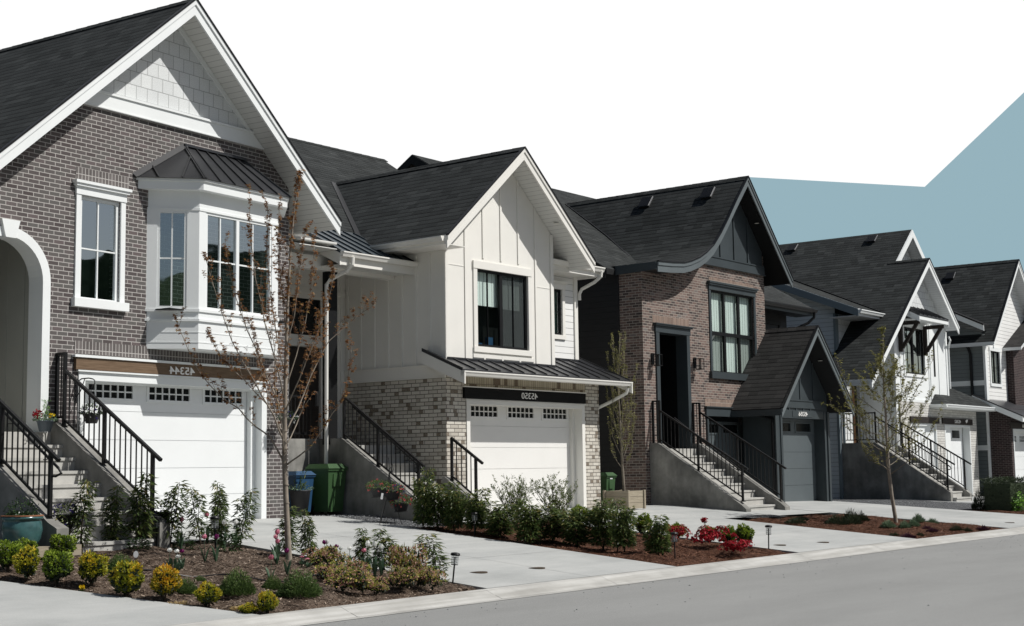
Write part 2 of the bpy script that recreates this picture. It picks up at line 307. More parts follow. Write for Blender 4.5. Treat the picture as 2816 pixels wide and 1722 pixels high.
# ------------------------------------------------------------------ mesh builder
class MB:
    def __init__(s): s.v = []; s.f = []; s.mi = []; s.uv = []; s.t = []
    def poly(s, pts, mi=0, uv=None, t=.5):
        i = len(s.v); s.v += [tuple(p) for p in pts]; s.f.append(tuple(range(i, i + len(pts)))); s.mi.append(mi); s.t.append(t)
        if uv is None:
            a = [Vector(p) for p in pts]; n = Vector((0, 0, 0))
            for k in range(len(a)):
                p, q = a[k], a[(k+1) % len(a)]
                n += Vector(((p.y-q.y)*(p.z+q.z), (p.z-q.z)*(p.x+q.x), (p.x-q.x)*(p.y+q.y)))
            if n.length < 1e-12: n = Vector((0, 0, 1))
            n.normalize()
            if abs(n.z) > .985: uv = [(p.x, p.y) for p in a]
            else:
                if n.z < -.02 : n = -n
                ud = Vector((0, 0, 1)).cross(n).normalized(); vd = n.cross(ud)
                uv = [(p.dot(ud), p.dot(vd)) for p in a]
        s.uv.append(uv)
    def box(s, x0, x1, y0, y1, z0, z1, mi=0):
        a = [(x0,y0,z0),(x1,y0,z0),(x1,y1,z0),(x0,y1,z0),(x0,y0,z1),(x1,y0,z1),(x1,y1,z1),(x0,y1,z1)]
        for f in ((0,3,2,1),(4,5,6,7),(0,1,5,4),(1,2,6,5),(2,3,7,6),(3,0,4,7)): s.poly([a[i] for i in f], mi)
    def hexa(s, b, t, mi=0, mt=None):
        n = len(b); s.poly(list(reversed(b)), mi); s.poly(t, mi if mt is None else mt)
        for i in range(n): j = (i+1) % n; s.poly([b[i], b[j], t[j], t[i]], mi)
    def prism(s, pl, ax, lo, hi, mi=0, mf=None):
        if ax == 'y': m = lambda p, w: (p[0], w, p[1])
        elif ax == 'x': m = lambda p, w: (w, p[0], p[1])
        else: m = lambda p, w: (p[0], p[1], w)
        area = sum(pl[i][0]*pl[(i+1)%len(pl)][1]-pl[(i+1)%len(pl)][0]*pl[i][1] for i in range(len(pl)))
        if area < 0: pl = list(reversed(pl))
        n = len(pl); mf = mi if mf is None else mf
        tris = tessellate_polygon([[Vector((p[0], p[1], 0)) for p in pl]]) if n > 4 else None
        lo_p = [m(p, lo) for p in pl]; hi_p = [m(p, hi) for p in pl]
        flip = ax == 'y'
        A, B = (lo_p, hi_p) if flip else (hi_p, lo_p)
        if tris:
            for tr in tris:
                a2 = [pl[i] for i in tr]
                ar = (a2[1][0]-a2[0][0])*(a2[2][1]-a2[0][1])-(a2[2][0]-a2[0][0])*(a2[1][1]-a2[0][1])
                tr = tr if ar > 0 else tr[::-1]
                s.poly([A[i] for i in tr], mf); s.poly([B[i] for i in reversed(tr)], mf)
        else:
            s.poly(A, mf); s.poly(list(reversed(B)), mf)
        for i in range(n):
            j = (i+1) % n
            s.poly([lo_p[i], lo_p[j], hi_p[j], hi_p[i]] if not flip else [lo_p[j], lo_p[i], hi_p[i], hi_p[j]], mi)
    def wall(s, outer, holes, y, depth=.2, mi=0, mr=None):
        """front facing wall (normal -y) in the x,z plane, with reveals around its openings"""
        loops = [[Vector((p[0], p[1], 0)) for p in outer]] + [[Vector((p[0], p[1], 0)) for p in h] for h in holes]
        flat = [p for l in loops for p in l]
        for tr in tessellate_polygon(loops):
            a = [flat[i] for i in tr]
            ar = (a[1].x-a[0].x)*(a[2].y-a[0].y)-(a[2].x-a[0].x)*(a[1].y-a[0].y)
            if abs(ar) < 1e-9: continue
            if ar < 0: a.reverse()
            s.poly([(p.x, y, p.y) for p in a], mi)
        for h in holes:
            for i in range(len(h)):
                p, q = h[i], h[(i+1) % len(h)]
                s.poly([(p[0], y, p[1]), (q[0], y, q[1]), (q[0], y+depth, q[1]), (p[0], y+depth, p[1])], mi if mr is None else mr)
    def bar(s, a, b, w, h, mi=0, up=(0, 0, 1)):
        a, b = Vector(a), Vector(b); d = (b-a).normalized(); u = Vector(up)
        if abs(d.dot(u)) > .98: u = Vector((1, 0, 0))
        r = d.cross(u).normalized() * w/2; u = r.cross(d).normalized() * h/2
        s.hexa([a-r-u, a+r-u, b+r-u, b-r-u], [a-r+u, a+r+u, b+r+u, b-r+u], mi)
    def tube(s, pts, rad, n=6, mi=0, t=.5):
        pts = [Vector(p) for p in pts]; rings = []
        pr = None
        for i, p in enumerate(pts):
            d = (pts[min(i+1, len(pts)-1)] - pts[max(i-1, 0)]).normalized()
            if pr is None: pr = d.orthogonal().normalized()
            pr = (pr - d * pr.dot(d)); pr = pr.normalized() if pr.length > 1e-6 else d.orthogonal().normalized()
            q = d.cross(pr); r = rad[i] if hasattr(rad, '__len__') else rad
            rings.append([p + (pr*math.cos(2*math.pi*k/n) + q*math.sin(2*math.pi*k/n))*r for k in range(n)])
        i0 = len(s.v)
        for r in rings: s.v += [tuple(p) for p in r]
        for i in range(len(rings)-1):
            for k in range(n):
                a, b = i0+i*n+k, i0+i*n+(k+1) % n
                s.f.append((a, b, b+n, a+n)); s.mi.append(mi); s.t.append(t); s.uv.append([(k/n, i), ((k+1)/n, i), ((k+1)/n, i+1), (k/n, i+1)])
        s.f.append(tuple(i0+(len(rings)-1)*n+k for k in range(n))); s.mi.append(mi); s.t.append(t); s.uv.append([(0, 0)]*n)
        s.f.append(tuple(i0+k for k in reversed(range(n)))); s.mi.append(mi); s.t.append(t); s.uv.append([(0, 0)]*n)
    def lathe(s, prof, n=16, c=(0, 0, 0), mi=0, sx=1, sy=1, t=.5):
        i0 = len(s.v)
        for r, z in prof:
            for k in range(n):
                a = 2*math.pi*k/n; s.v.append((c[0]+r*sx*math.cos(a), c[1]+r*sy*math.sin(a), c[2]+z))
        for i in range(len(prof)-1):
            for k in range(n):
                a, b = i0+i*n+k, i0+i*n+(k+1) % n
                s.f.append((a, b, b+n, a+n)); s.mi.append(mi); s.t.append(t); s.uv.append([(k/n, i), ((k+1)/n, i), ((k+1)/n, i+1), (k/n, i+1)])
    def leaf(s, p, d, n, L, w, mi=0, t=.5, fold=.25):
        p, d, n = Vector(p), Vector(d).normalized(), Vector(n)
        r = d.cross(n); r = r.normalized() if r.length > 1e-5 else d.orthogonal().normalized(); n = r.cross(d)
        tip = p + d*L - n*L*.12; m = p + d*L*.45
        a = m + r*w/2 + n*w*fold; b = m - r*w/2 + n*w*fold
        s.poly([p, a, tip], mi, [(0, 0)]*3, t); s.poly([p, tip, b], mi, [(0, 0)]*3, t)
    def mesh(s, name, mats, smooth=False):
        me = bpy.data.meshes.new(name); me.from_pydata(s.v, [], s.f)
        for m in mats: me.materials.append(MATS[m])
        me.polygons.foreach_set('material_index', s.mi)
        if smooth: me.polygons.foreach_set('use_smooth', [True]*len(s.f))
        ul = me.uv_layers.new(name='UVMap'); flat = []
        for u in s.uv:
            for q in u: flat += [q[0], q[1]]
        ul.data.foreach_set('uv', flat)
        at = me.attributes.new('tint', 'FLOAT', 'FACE'); at.data.foreach_set('value', s.t)
        me.update(); return me
    def build(s, name, mats, parent=None, smooth=False, loc=None, rot=0):
        if isinstance(mats, str): mats = [mats]
        o = bpy.data.objects.new(name, s.mesh(name, mats, smooth)); C.objects.link(o)
        if parent: o.parent = parent
        if loc: o.location = loc
        if rot: o.rotation_euler.z = rot
        return o
def tag(o, label=None, cat=None, group=None, kind=None):
    if label: o['label'] = label
    if cat: o['category'] = cat
    if group: o['group'] = group
    if kind: o['kind'] = kind
    return o
def empty(name, loc, rot, label, cat, group=None):
    o = bpy.data.objects.new(name, None); C.objects.link(o); o.location = loc; o.rotation_euler.z = rot
    o.empty_display_size = .2
    return tag(o, label, cat, group)
def copy_tree(o, parent=None):
    c = o.copy(); C.objects.link(c)
    if parent: c.parent = parent
    for ch in list(o.children): copy_tree(ch, c)
    return c
def part(name, parent, mats, fn, smooth=False):
    m = MB(); fn(m); return m.build(name, mats, parent, smooth)

# ------------------------------------------------------------------ house helpers
def house(name, o, yaw, label):
    return empty(name, o, R(90 - yaw), label, 'house', 'houses along the street')
def slab(m, top, th, mt=0, ms=1):
    b = [(p[0], p[1], p[2]-th) for p in top]; m.hexa(b, top, ms, mt)
def gable_roof(h, c, zp, s, xl, xr, y0, y1, shing, soff, trimmat, th=.15, bd=.28, left_prof=None, name='roof'):
    """gable with its ridge along y; returns the roof part"""
    zt = lambda x: zp - s*abs(x-c)
    m = MB()
    if left_prof:
        pr = left_prof
        for i in range(len(pr)-1):
            (xa, za), (xb, zb) = pr[i], pr[i+1]
            slab(m, [(xa, y0, za), (xb, y0, zb), (xb, y1, zb), (xa, y1, za)], th)
    else: slab(m, [(xl, y0, zt(xl)), (c, y0, zp), (c, y1, zp), (xl, y1, zt(xl))], th)
    slab(m, [(c, y0, zp), (xr, y0, zt(xr)), (xr, y1, zt(xr)), (c, y1, zp)], th)
    y = y0
    while y < y1 - .3:                                        # ridge caps
        for sg in (-1, 1):
            slab(m, [(c-.12, y, zt(c-.12)+.022), (c, y, zp+.022), (c, y+.29, zp+.028), (c-.12, y+.29, zt(c-.12)+.028)] if sg < 0 else
                 [(c, y, zp+.022), (c+.12, y, zt(c+.12)+.022), (c+.12, y+.29, zt(c+.12)+.028), (c, y+.29, zp+.028)], .02, 0, 0)
        y += .3
    rf = m.build(name, [shing, soff], h)
    a = .02
    def board(pts_top, x_is):
        mm = MB(); bot = [(x, z-bd) for x, z in reversed(pts_top)]
        top = [(x, z-a) for x, z in pts_top]
        mm.prism(top + bot, 'y', y0-.035, y0-.001, 0)
        top2 = [(x, z+.004) for x, z in pts_top]; bot2 = [(x, z-.10) for x, z in reversed(pts_top)]
        mm.prism(top2 + bot2, 'y', y0-.058, y0-.034, 0)       # shadow board above the rake board
        top3 = [(x, z+.022) for x, z in pts_top]; bot3 = [(x, z-.012) for x, z in reversed(pts_top)]
        mm.prism(top3 + bot3, 'y', y0-.075, y0-.0, 1)         # dark drip edge
        return mm.build('rake_board', [trimmat, 'black_metal'], h)
    board(left_prof if left_prof else [(xl, zt(xl)), (c, zp)], 0)
    board([(c, zp), (xr, zt(xr))], 1)
    return rf
def window(h, x0, x1, z0, z1, y, trim, frame, cols, rows, tw=.1, backing='interior_dark', pane='pane_glass', crown=.0, sill=.0, sash=.05, mun=.02, depth=.12, proud=.03, mull=None, mullw=.07, blinds=None, name='window', lab=None):
    """opening x0..x1, z0..z1 in a wall whose face is at y; trim around it, sash, muntins, pane and what is behind"""
    m = MB()
    yf, yb = y-proud, y+.004
    ex = crown and .02
    m.box(x0-tw, x0, yf, yb, z0, z1); m.box(x1, x1+tw, yf, yb, z0, z1)
    m.box(x0-tw-.012, x1+tw+.012, yf-.012, yb, z1, z1+tw*1.35)
    if crown:
        m.box(x0-tw-.04, x1+tw+.04, yf-.05, yb, z1+tw*1.35, z1+tw*1.35+crown*.5); m.box(x0-tw-.065, x1+tw+.065, yf-.075, yb, z1+tw*1.35+crown*.5, z1+tw*1.35+crown)
    m.box(x0-tw-.012, x1+tw+.012, yf-.010, yb, z0-tw, z0)
    if sill: m.box(x0-tw-.05, x1+tw+.05, yf-.06, yb, z0-sill, z0-.002+.03); 
    w = m.build(name, trim, h)
    if lab: w['label'] = lab
    f = MB(); ys, ye = y+.025, y+.085
    f.box(x0, x0+sash, ys, ye, z0, z1); f.box(x1-sash, x1, ys, ye, z0, z1)
    f.box(x0+sash, x1-sash, ys, ye, z0, z0+sash); f.box(x0+sash, x1-sash, ys, ye, z1-sash, z1)
    xi0, xi1, zi0, zi1 = x0+sash, x1-sash, z0+sash, z1-sash
    for mx in (mull or []): f.box(mx-mullw/2, mx+mullw/2, ys-.004, ye, zi0, zi1)
    for cx in cols: f.box(cx-mun/2, cx+mun/2, ys+.012, ye-.012, zi0, zi1)
    for rz, rw in rows: f.box(xi0, xi1, ys+.008 if rw < .05 else ys-.006, ye-.01, rz-rw/2, rz+rw/2)
    f.build('frame', frame, w)
    p = MB(); p.poly([(xi0-.01, y+.054, zi0-.01), (xi1+.01, y+.054, zi0-.01), (xi1+.01, y+.054, zi1+.01), (xi0-.01, y+.054, zi1+.01)]); p.build('pane', pane, w)
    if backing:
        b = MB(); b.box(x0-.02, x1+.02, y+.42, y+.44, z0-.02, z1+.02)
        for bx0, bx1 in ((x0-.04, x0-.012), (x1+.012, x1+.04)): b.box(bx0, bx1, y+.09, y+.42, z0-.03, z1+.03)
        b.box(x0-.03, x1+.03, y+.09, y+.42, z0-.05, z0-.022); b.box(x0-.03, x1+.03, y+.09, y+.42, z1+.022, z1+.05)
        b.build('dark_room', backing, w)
    for bl in (blinds or []):
        bx0, bx1, bz0, bz1, mt = bl; b = MB(); n = max(2, int((bx1-bx0)/.13))
        for i in range(n):
            xa = bx0+(bx1-bx0)*i/n; xb = bx0+(bx1-bx0)*(i+1)/n
            b.poly([(xa, y+.135, bz0), (xb-.005, y+.139, bz0), (xb-.005, y+.139, bz1), (xa, y+.135, bz1)])
        b.build('curtain', mt, w)
    return w
def rect(x0, x1, z0, z1): return [(x0, z0), (x1, z0), (x1, z1), (x0, z1)]
def garage_door(h, x0, x1, z1, y, nsec, mat, wins=(), wz=(2.06, 2.29), cols=6, rows=2, z0=0.0, grid=True, panemat='interior_dark'):
    m = MB(); hs = (z1-z0)/nsec
    for i in range(nsec):
        a, b = z0+hs*i+(.004 if i else -.12), z0+hs*(i+1)-.004
        if i == nsec-1 and wins:
            zz = [a, wz[0], wz[1], b]; m.box(x0, x1, y, y+.04, a, wz[0]); m.box(x0, x1, y, y+.04, wz[1], b)
            xs = [x0] + [v for w in wins for v in w] + [x1]
            for k in range(0, len(xs), 2): m.box(xs[k], xs[k+1], y, y+.04, wz[0], wz[1])
        else: m.box(x0, x1, y, y+.04, a, b)
        if i: m.box(x0, x1, y+.012, y+.036, a-.01, a+.002)
    d = m.build('garage_door', mat, h)
    for wx0, wx1 in wins:
        w = MB(); fz = .035
        w.box(wx0-.05, wx1+.05, y-.016, y+.002, wz[1]-.004, wz[1]+fz); w.box(wx0-.05, wx1+.05, y-.022, y+.002, wz[0]-fz-.01, wz[0]+.004)
        w.box(wx0-.05, wx0+.004, y-.016, y+.002, wz[0]+.004, wz[1]-.004); w.box(wx1-.004, wx1+.05, y-.016, y+.002, wz[0]+.004, wz[1]-.004)
        if grid:
            for k in range(1, cols):
                cx = wx0+(wx1-wx0)*k/cols; w.box(cx-.011, cx+.011, y-.008, y+.012, wz[0], wz[1])
            for k in range(1, rows):
                rz = wz[0]+(wz[1]-wz[0])*k/rows; w.box(wx0, wx1, y-.006, y+.012, rz-.011, rz+.011)
        wo = w.build('garage_window', mat, d)
        p = MB(); p.box(wx0, wx1, y+.016, y+.022, wz[0], wz[1]); p.build('pane', 'pane_black' , wo)
    return d
k_ = NT('pane_black'); k_.col((.010, .012, .012)); k_.rough(.25, .25); MATS['pane_black'] = k_.m
def number(parent, txt, x0, x1, z0, z1, y, mat='number_white', bold=.0, sx=1.0):
    cu = bpy.data.curves.new('n', 'FONT'); cu.body = txt; cu.size = 1; cu.extrude = .03; cu.offset = bold; cu.resolution_u = 3
    t = bpy.data.objects.new('n', cu); C.objects.link(t)
    dg = bpy.context.evaluated_depsgraph_get(); dg.update()
    me = bpy.data.meshes.new_from_object(t.evaluated_get(dg)); bpy.data.objects.remove(t); bpy.data.curves.remove(cu)
    xs = [v.co.x for v in me.vertices]; ys = [v.co.y for v in me.vertices]
    a, b, c, d = min(xs), max(xs), min(ys), max(ys)
    for v in me.vertices:                                     # the photograph shows the numerals mirrored
        v.co = Vector((x1-(v.co.x-a)/(b-a)*(x1-x0), y-(v.co.z+.03)*.2, z0+(v.co.y-c)/(d-c)*(z1-z0)))
    me.flip_normals(); me.materials.clear(); me.materials.append(MATS[mat]); me.name = 'house_number'
    o = bpy.data.objects.new('house_number', me); C.objects.link(o); o.parent = parent; return o
def stairs(h, x0, x1, yt, zt, n, rise, tread, yback, zb=-.7, mat='concrete_step'):
    m = MB(); m.box(x0, x1, yt-.02, yback, zb, zt)
    for k in range(1, n+1):
        ya, yb = yt-tread*k, yt-tread*(k-1); z = zt-rise*k
        m.box(x0, x1, ya, yb-.001, zb, z-.045); m.box(x0, x1, ya-.022, yb-.001, z-.045, z)
    return m.build('stairs', mat, h)
def cheek(h, x0, x1, prof, mat='concrete_wall'):
    m = MB(); m.prism(prof, 'x', x0, x1); return m.build('stair_cheek_wall', mat, h)
def lin(pts, y):
    pts = sorted(pts)
    if y <= pts[0][0]: i = 0
    elif y >= pts[-1][0]: i = len(pts)-2
    else: i = max(k for k in range(len(pts)-1) if pts[k][0] <= y)
    (a, b), (c, d) = pts[i], pts[i+1]; return b+(d-b)*(y-a)/(c-a)
def railing(h, x, top, base, posts, sp=.115, off=.09, hand=None, name='stair_railing'):
    """railing in the plane x; top / base polylines (y,z); posts [(y, zbase, ztop)]"""
    m = MB()
    ts = sorted(top)
    for i in range(len(ts)-1): m.bar((x, *ts[i]), (x, *ts[i+1]), .05, .045, 0, (0, 0, 1))
    ys = sorted(p[0] for p in posts)
    for i in range(len(ys)-1):
        a, b = ys[i], ys[i+1]
        m.bar((x, a, lin(base, a)+off), (x, b, lin(base, b)+off), .03, .03)
        n = max(1, int(round((b-a)/sp)))
        for k in range(1, n):
            y = a+(b-a)*k/n; m.bar((x, y, lin(base, y)+off), (x, y, lin(top, y)-.02), .016, .016)
    r = m.build(name, 'black_metal', h)
    for y, zb, zt in posts:
        p = MB(); p.box(x-.024, x+.024, y-.024, y+.024, zb, zt); p.box(x-.055, x+.055, y-.055, y+.055, zb, zb+.012); p.build('post', 'black_metal', r)
    if hand:
        q = MB(); dx, pts = hand; pts = sorted(pts)
        q.tube([(x+dx, *p) for p in pts], .02, 8)
        for yy in (pts[0][0]+.2, (pts[0][0]+pts[-1][0])/2, pts[-1][0]-.2): q.bar((x, yy, lin(pts, yy)-.02), (x+dx, yy, lin(pts, yy)-.01), .014, .014)
        e = pts[0]; q.tube([(x+dx, e[0], e[1]), (x+dx, e[0]-.06, e[1]-.07), (x+dx*.4, e[0]-.01, e[1]-.11), (x, e[0]+.05, e[1]-.10)], .018, 8)
        q.build('handrail', 'black_metal', r)
    return r
def gutter(h, a, b, mat, size=.12, face=(0, -1), name='gutter'):
    m = MB(); a, b = Vector(a), Vector(b); f = Vector((face[0], face[1], 0)) * size
    u = Vector((0, 0, size*.9)); q = [a, a+f*.62, a+f*.8+u*.45, a+f+u*.75, a+f+u, a+u]; p = [v+(b-a) for v in q]
    for i in range(len(q)): j = (i+1) % len(q); m.poly([q[i], p[i], p[j], q[j]])
    m.poly(list(reversed(q))); m.poly(p); m.build(name, mat, h)
def pipe(h, pts, mat, r=.035, name='downspout'):
    m = MB(); m.tube(pts, r, 8); return m.build(name, mat, h)
def metal_ribs(m, a0, a1, b0, b1, n, hgt=.028, mi=0):
    """standing seams between edge a0-a1 (eave) and b0-b1 (top)"""
    a0, a1, b0, b1 = map(Vector, (a0, a1, b0, b1))
    for k in range(n+1):
        t = k/n; p = a0.lerp(a1, t); q = b0.lerp(b1, t); nn = (a1-a0).cross(b0-a0).normalized()
        if nn.z < 0: nn = -nn
        m.bar(p+nn*hgt*.45, q+nn*hgt*.45, .022, hgt, mi, nn)
def sconce(h, x, y, z0, z1):
    m = MB(); m.box(x-.03, x+.09, y-.02, y, z0+.03, z1+.02); m.box(x+.015, x+.045, y-.12, y-.02, z1-.04, z1-.015); L = m
    a, b = x-.045, x+.105; yy0, yy1 = y-.24, y-.09
    for px in (a, b):
        for py in (yy0, yy1): L.box(px-.006, px+.006, py-.006, py+.006, z0, z1-.03)
    L.box(a-.012, b+.012, yy0-.012, yy1+.012, z1-.04, z1-.02); L.box(a-.012, b+.012, yy0-.012, yy1+.012, z0-.012, z0+.008); L.box(x+.02, x+.04, (yy0+yy1)/2-.01, (yy0+yy1)/2+.01, z0, z1-.04)
    o = m.build('wall_lantern', 'black_metal', h)
    g = MB(); g.box(a+.004, b-.004, yy0+.004, yy1-.004, z0+.01, z1-.042); g.build('lantern_glass', 'lamp_glass', o)
def vent(h, x, y, z, slope):
    """low box vent lying on a left-facing roof slope (rises with +x)"""
    m = MB(); u = Vector((1, 0, slope)).normalized(); n = Vector((-slope, 0, 1)).normalized(); v = Vector((0, 1, 0)); p = Vector((x, y, z))
    def q(a, b, c): return p+u*a+v*b+n*c
    m.hexa([q(-.19, -.17, 0), q(.19, -.17, 0), q(.19, .17, 0), q(-.19, .17, 0)], [q(-.12, -.15, .09), q(.17, -.15, .09), q(.17, .15, .09), q(-.12, .15, .09)])
    m.hexa([q(-.22, -.19, .09), q(.21, -.19, .09), q(.21, .19, .09), q(-.22, .19, .09)], [q(-.20, -.18, .105), q(.20, -.18, .105), q(.20, .18, .105), q(-.20, .18, .105)], 0)
    m.bar(q(-.20, -.192, .085), q(.20, -.192, .085), .010, .025, 1, tuple(n))
    m.build('roof_vent', ['black_metal', 'chrome_grey'], h)

# ------------------------------------------------------------------ first house (dark brick, 45344)
h = H1 = house('brick_house', (-4.6006, 25.9181, 0), 33.09, 'dark brown brick house with arched entry and white bay window, nearest on the left')
c, zp, s, y0 = -2.2, 8.885, .868, -.53
zs = lambda x: zp-.16-s*abs(x-c)
def arch(cx, zc, r, zb, n=18): return [(cx-r, zb), (cx+r, zb)] + [(cx+r*math.cos(math.pi*k/n), zc+r*math.sin(math.pi*k/n)) for k in range(n+1)]
garage = rect(-4.08, .20, -.15, 2.45); win1 = rect(-4.10, -3.28, 3.58, 5.27)
m = MB()
m.wall([(-6.95, -.4), (.8, -.4), (.8, zs(.8)), (.05, 6.78), (-4.45, 6.78), (-6.95, zs(-6.95))], [arch(-5.45, 3.79, .76, 1.2), garage, win1], 0, .24, 0)
m.poly([(.8, 0, -.4), (.8, 11, -.4), (.8, 11, zs(.8)), (.8, 0, zs(.8))]); m.poly([(-6.95, 11, -.4), (-6.95, 0, -.4), (-6.95, 0, zs(-6.95)), (-6.95, 11, zs(-6.95))])
m.poly([(.8, 11, -.4), (-6.95, 11, -.4), (-6.95, 11, zs(-6.95)), (c, 11, zs(c)), (.8, 11, zs(.8))])
m.box(-4.16, .16, -.008, .001, 2.735, 2.935, 1); m.box(-4.20, -3.11, -.008, .001, 5.515, 5.71, 1)
m.build('wall', ['brick_dark', 'brick_dark_soldier'], h)
gable_roof(h, c, zp, s, -6.95, 1.62, y0, 12, 'shingle_black', 'soffit_white', 'white_cool')
m = MB(); m.wall([(-4.42, 6.8), (.03, 6.8), (c, zs(c)+.02)], [], -.012, .0); m.build('gable_siding', 'shake_white', h)
m = MB(); m.prism([(-4.44, 6.765), (.05, 6.765), (-.22, 6.99), (-4.18, 6.99)], 'y', -.05, -.012); m.prism([(-4.19, 6.99), (-.21, 6.99), (-.24, 7.03), (-4.15, 7.03)], 'y', -.075, -.012)
m.box(-4.45, .06, -.062, -.001, 6.745, 6.767); m.build('frieze_board', 'white_cool', h)
m = MB()
for sg in (-1, 1):
    a = lambda d: c+sg*d
    m.prism([(a(0), zs(c)), (a(2.0), zs(a(2.0))), (a(1.88), zs(a(2.0))-.0), (a(0), zs(c)-.13)], 'y', -.04, -.012)
m.build('gable_trim', 'white_cool', h)
# arched entry
m = MB(); n = 22; ro, ri, cz, cx = .785, .64, 3.79, -5.45
for k in range(n):
    a, b = math.pi*k/n, math.pi*(k+1)/n
    P = lambda r, t: (cx+r*math.cos(t), cz+r*math.sin(t))
    pa, pb, pc, pd = P(ri, a), P(ro, a), P(ro, b), P(ri, b)
    m.poly([(pa[0], -.03, pa[1]), (pb[0], -.03, pb[1]), (pc[0], -.03, pc[1]), (pd[0], -.03, pd[1])])
    m.poly([(pb[0], -.03, pb[1]), (pb[0], .02, pb[1]), (pc[0], .02, pc[1]), (pc[0], -.03, pc[1])])
    m.poly([(pa[0], -.03, pa[1]), (pd[0], -.03, pd[1]), (pd[0], .30, pd[1]), (pa[0], .30, pa[1])])
for sg in (-1, 1):
    xa, xb = sorted((cx+sg*ri, cx+sg*ro)); m.box(xa, xb, -.03, .30, 1.49, cz)
m.prism([(cx-.09, 4.40), (cx+.09, 4.40), (cx+.165, 4.67), (cx-.165, 4.67)], 'y', -.075, .05)
m.build('arch_surround', 'white_cool', h)
m = MB()
for xx, w in ((-4.62, .02), (-6.30, .02)): m.box(xx-w, xx+w, .3, 2.2, 1.48, 4.9)
x = .62
while x < 2.2: m.box(-4.652, -4.638, x-.012, x+.012, 1.48, 4.9); x += .42
m.box(-6.3, -4.62, 2.18, 2.22, 1.48, 4.9); m.box(-6.3, -4.62, .3, 2.2, 4.88, 4.92)
m.build('porch_wall', 'porch_panel', h)
m = MB(); m.box(-5.95, -5.0, 2.12, 2.178, 1.50, 3.6); m.box(-6.06, -5.951, 2.10, 2.178, 1.5, 3.72); m.box(-4.999, -4.89, 2.10, 2.178, 1.5, 3.72); d = m.build('front_door', 'slate', h)
m = MB(); m.lathe([(.0, -.03), (.03, -.02), (.03, .02), (0, .03)], 10, (-5.1, 2.07, 2.5)); m.build('door_knob', 'chrome_grey', d)
# windows, bay
window(h, -4.10, -3.28, 3.58, 5.27, 0, 'white_cool', 'white_cool', [-3.70], [(4.42, .022)], tw=.095, crown=.09, sill=.11, sash=.06, mun=.024)
bx = [(-2.70, 0.0), (-2.09, -.6), (-.15, -.6), (.46, 0.0)]
m = MB()
def bay_ring(m, z0, z1, e=0.0, mi=0):
    q = [(bx[0][0]-e*1.4, .02), (bx[1][0]-e*.41, bx[1][1]-e), (bx[2][0]+e*.41, bx[2][1]-e), (bx[3][0]+e*1.4, .02)]
    m.hexa([(p[0], p[1], z0) for p in q], [(p[0], p[1], z1) for p in q], mi)
bay_ring(m, 2.90, 3.36, 0); bay_ring(m, 3.36, 3.40, .03); bay_ring(m, 3.40, 3.52, .0); bay_ring(m, 3.52, 3.565, .025); bay_ring(m, 3.0, 3.02, .006); bay_ring(m, 3.17, 3.185, .006)
bay_ring(m, 5.27, 5.56, 0); bay_ring(m, 5.56, 5.70, .16); bay_ring(m, 5.70, 5.74, .19)
bay_ring(m, 5.235, 5.275, .012)
for (ax, ay), (cx_, cy_) in ((bx[0], bx[1]), (bx[1], bx[2]), (bx[2], bx[3])):        # corner posts and jambs
    d = Vector((cx_-ax, cy_-ay, 0)); L = d.length; d.normalize(); nrm = Vector((d.y, -d.x, 0))
    if L < 1: segs = [(0, .17), (L-.20, L)]
    else: segs = [(0, .16), (L-.16, L)]
    for a, b in segs:
        p, q = Vector((ax, ay, 0))+d*a, Vector((ax, ay, 0))+d*b
        i = nrm*-.12
        m.hexa([(v.x, v.y, 3.56) for v in (p, q, q+i, p+i)], [(v.x, v.y, 5.24) for v in (p, q, q+i, p+i)])
bay = m.build('bay_window', 'white_cool', h)
def bay_light(A, B, a, b, z0, z1, cols, rows, mulls):
    A, B = Vector((*A, 0)), Vector((*B, 0)); d = (B-A).normalized(); nrm = Vector((d.y, -d.x, 0))
    def P(t, o, z): v = A+d*t+nrm*o; return (v.x, v.y, z)
    f = MB()
    def bx_(m, t0, t1, o0, o1, za, zb): m.hexa([P(t0, o0, za), P(t1, o0, za), P(t1, o1, za), P(t0, o1, za)], [P(t0, o0, zb), P(t1, o0, zb), P(t1, o1, zb), P(t0, o1, zb)])
    w = .045
    bx_(f, a, a+w, -.01, -.08, z0, z1); bx_(f, b-w, b, -.01, -.08, z0, z1); bx_(f, a+w, b-w, -.01, -.08, z0, z0+w); bx_(f, a+w, b-w, -.01, -.08, z1-w, z1)
    for t in mulls: bx_(f, t-.035, t+.035, -.012, -.08, z0+w, z1-w)
    for t in cols: bx_(f, t-.012, t+.012, -.025, -.06, z0+w, z1-w)
    for z in rows: bx_(f, a+w, b-w, -.027, -.06, z-.012, z+.012)
    f.build('frame', 'white_cool', bay)
    g = MB(); g.poly([P(a+w-.01, -.047, z0+w-.01), P(b-w+.01, -.047, z0+w-.01), P(b-w+.01, -.047, z1-w+.01), P(a+w-.01, -.047, z1-w+.01)]); g.build('pane', 'pane_glass', bay)
bay_light(bx[0], bx[1], .17, .655, 3.57, 5.235, [.41], [4.42], [])
bay_light(bx[1], bx[2], .16, 1.78, 3.57, 5.235, [.52, 1.32], [4.42], [.93])
bay_light(bx[2], bx[3], .20, .69, 3.57, 5.235, [.44], [4.42], [])
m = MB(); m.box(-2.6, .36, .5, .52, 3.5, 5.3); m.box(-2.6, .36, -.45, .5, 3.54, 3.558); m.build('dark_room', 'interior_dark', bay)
m = MB(); e = .22
E = [(bx[0][0]-e*1.4-.0, 0.0, 5.742), (bx[1][0]-e*.41, bx[1][1]-e, 5.742), (bx[2][0]+e*.41, bx[2][1]-e, 5.742), (bx[3][0]+e*1.4, 0.0, 5.742)]
T = [(-1.86, 0, 6.46), (-.42, 0, 6.46)]
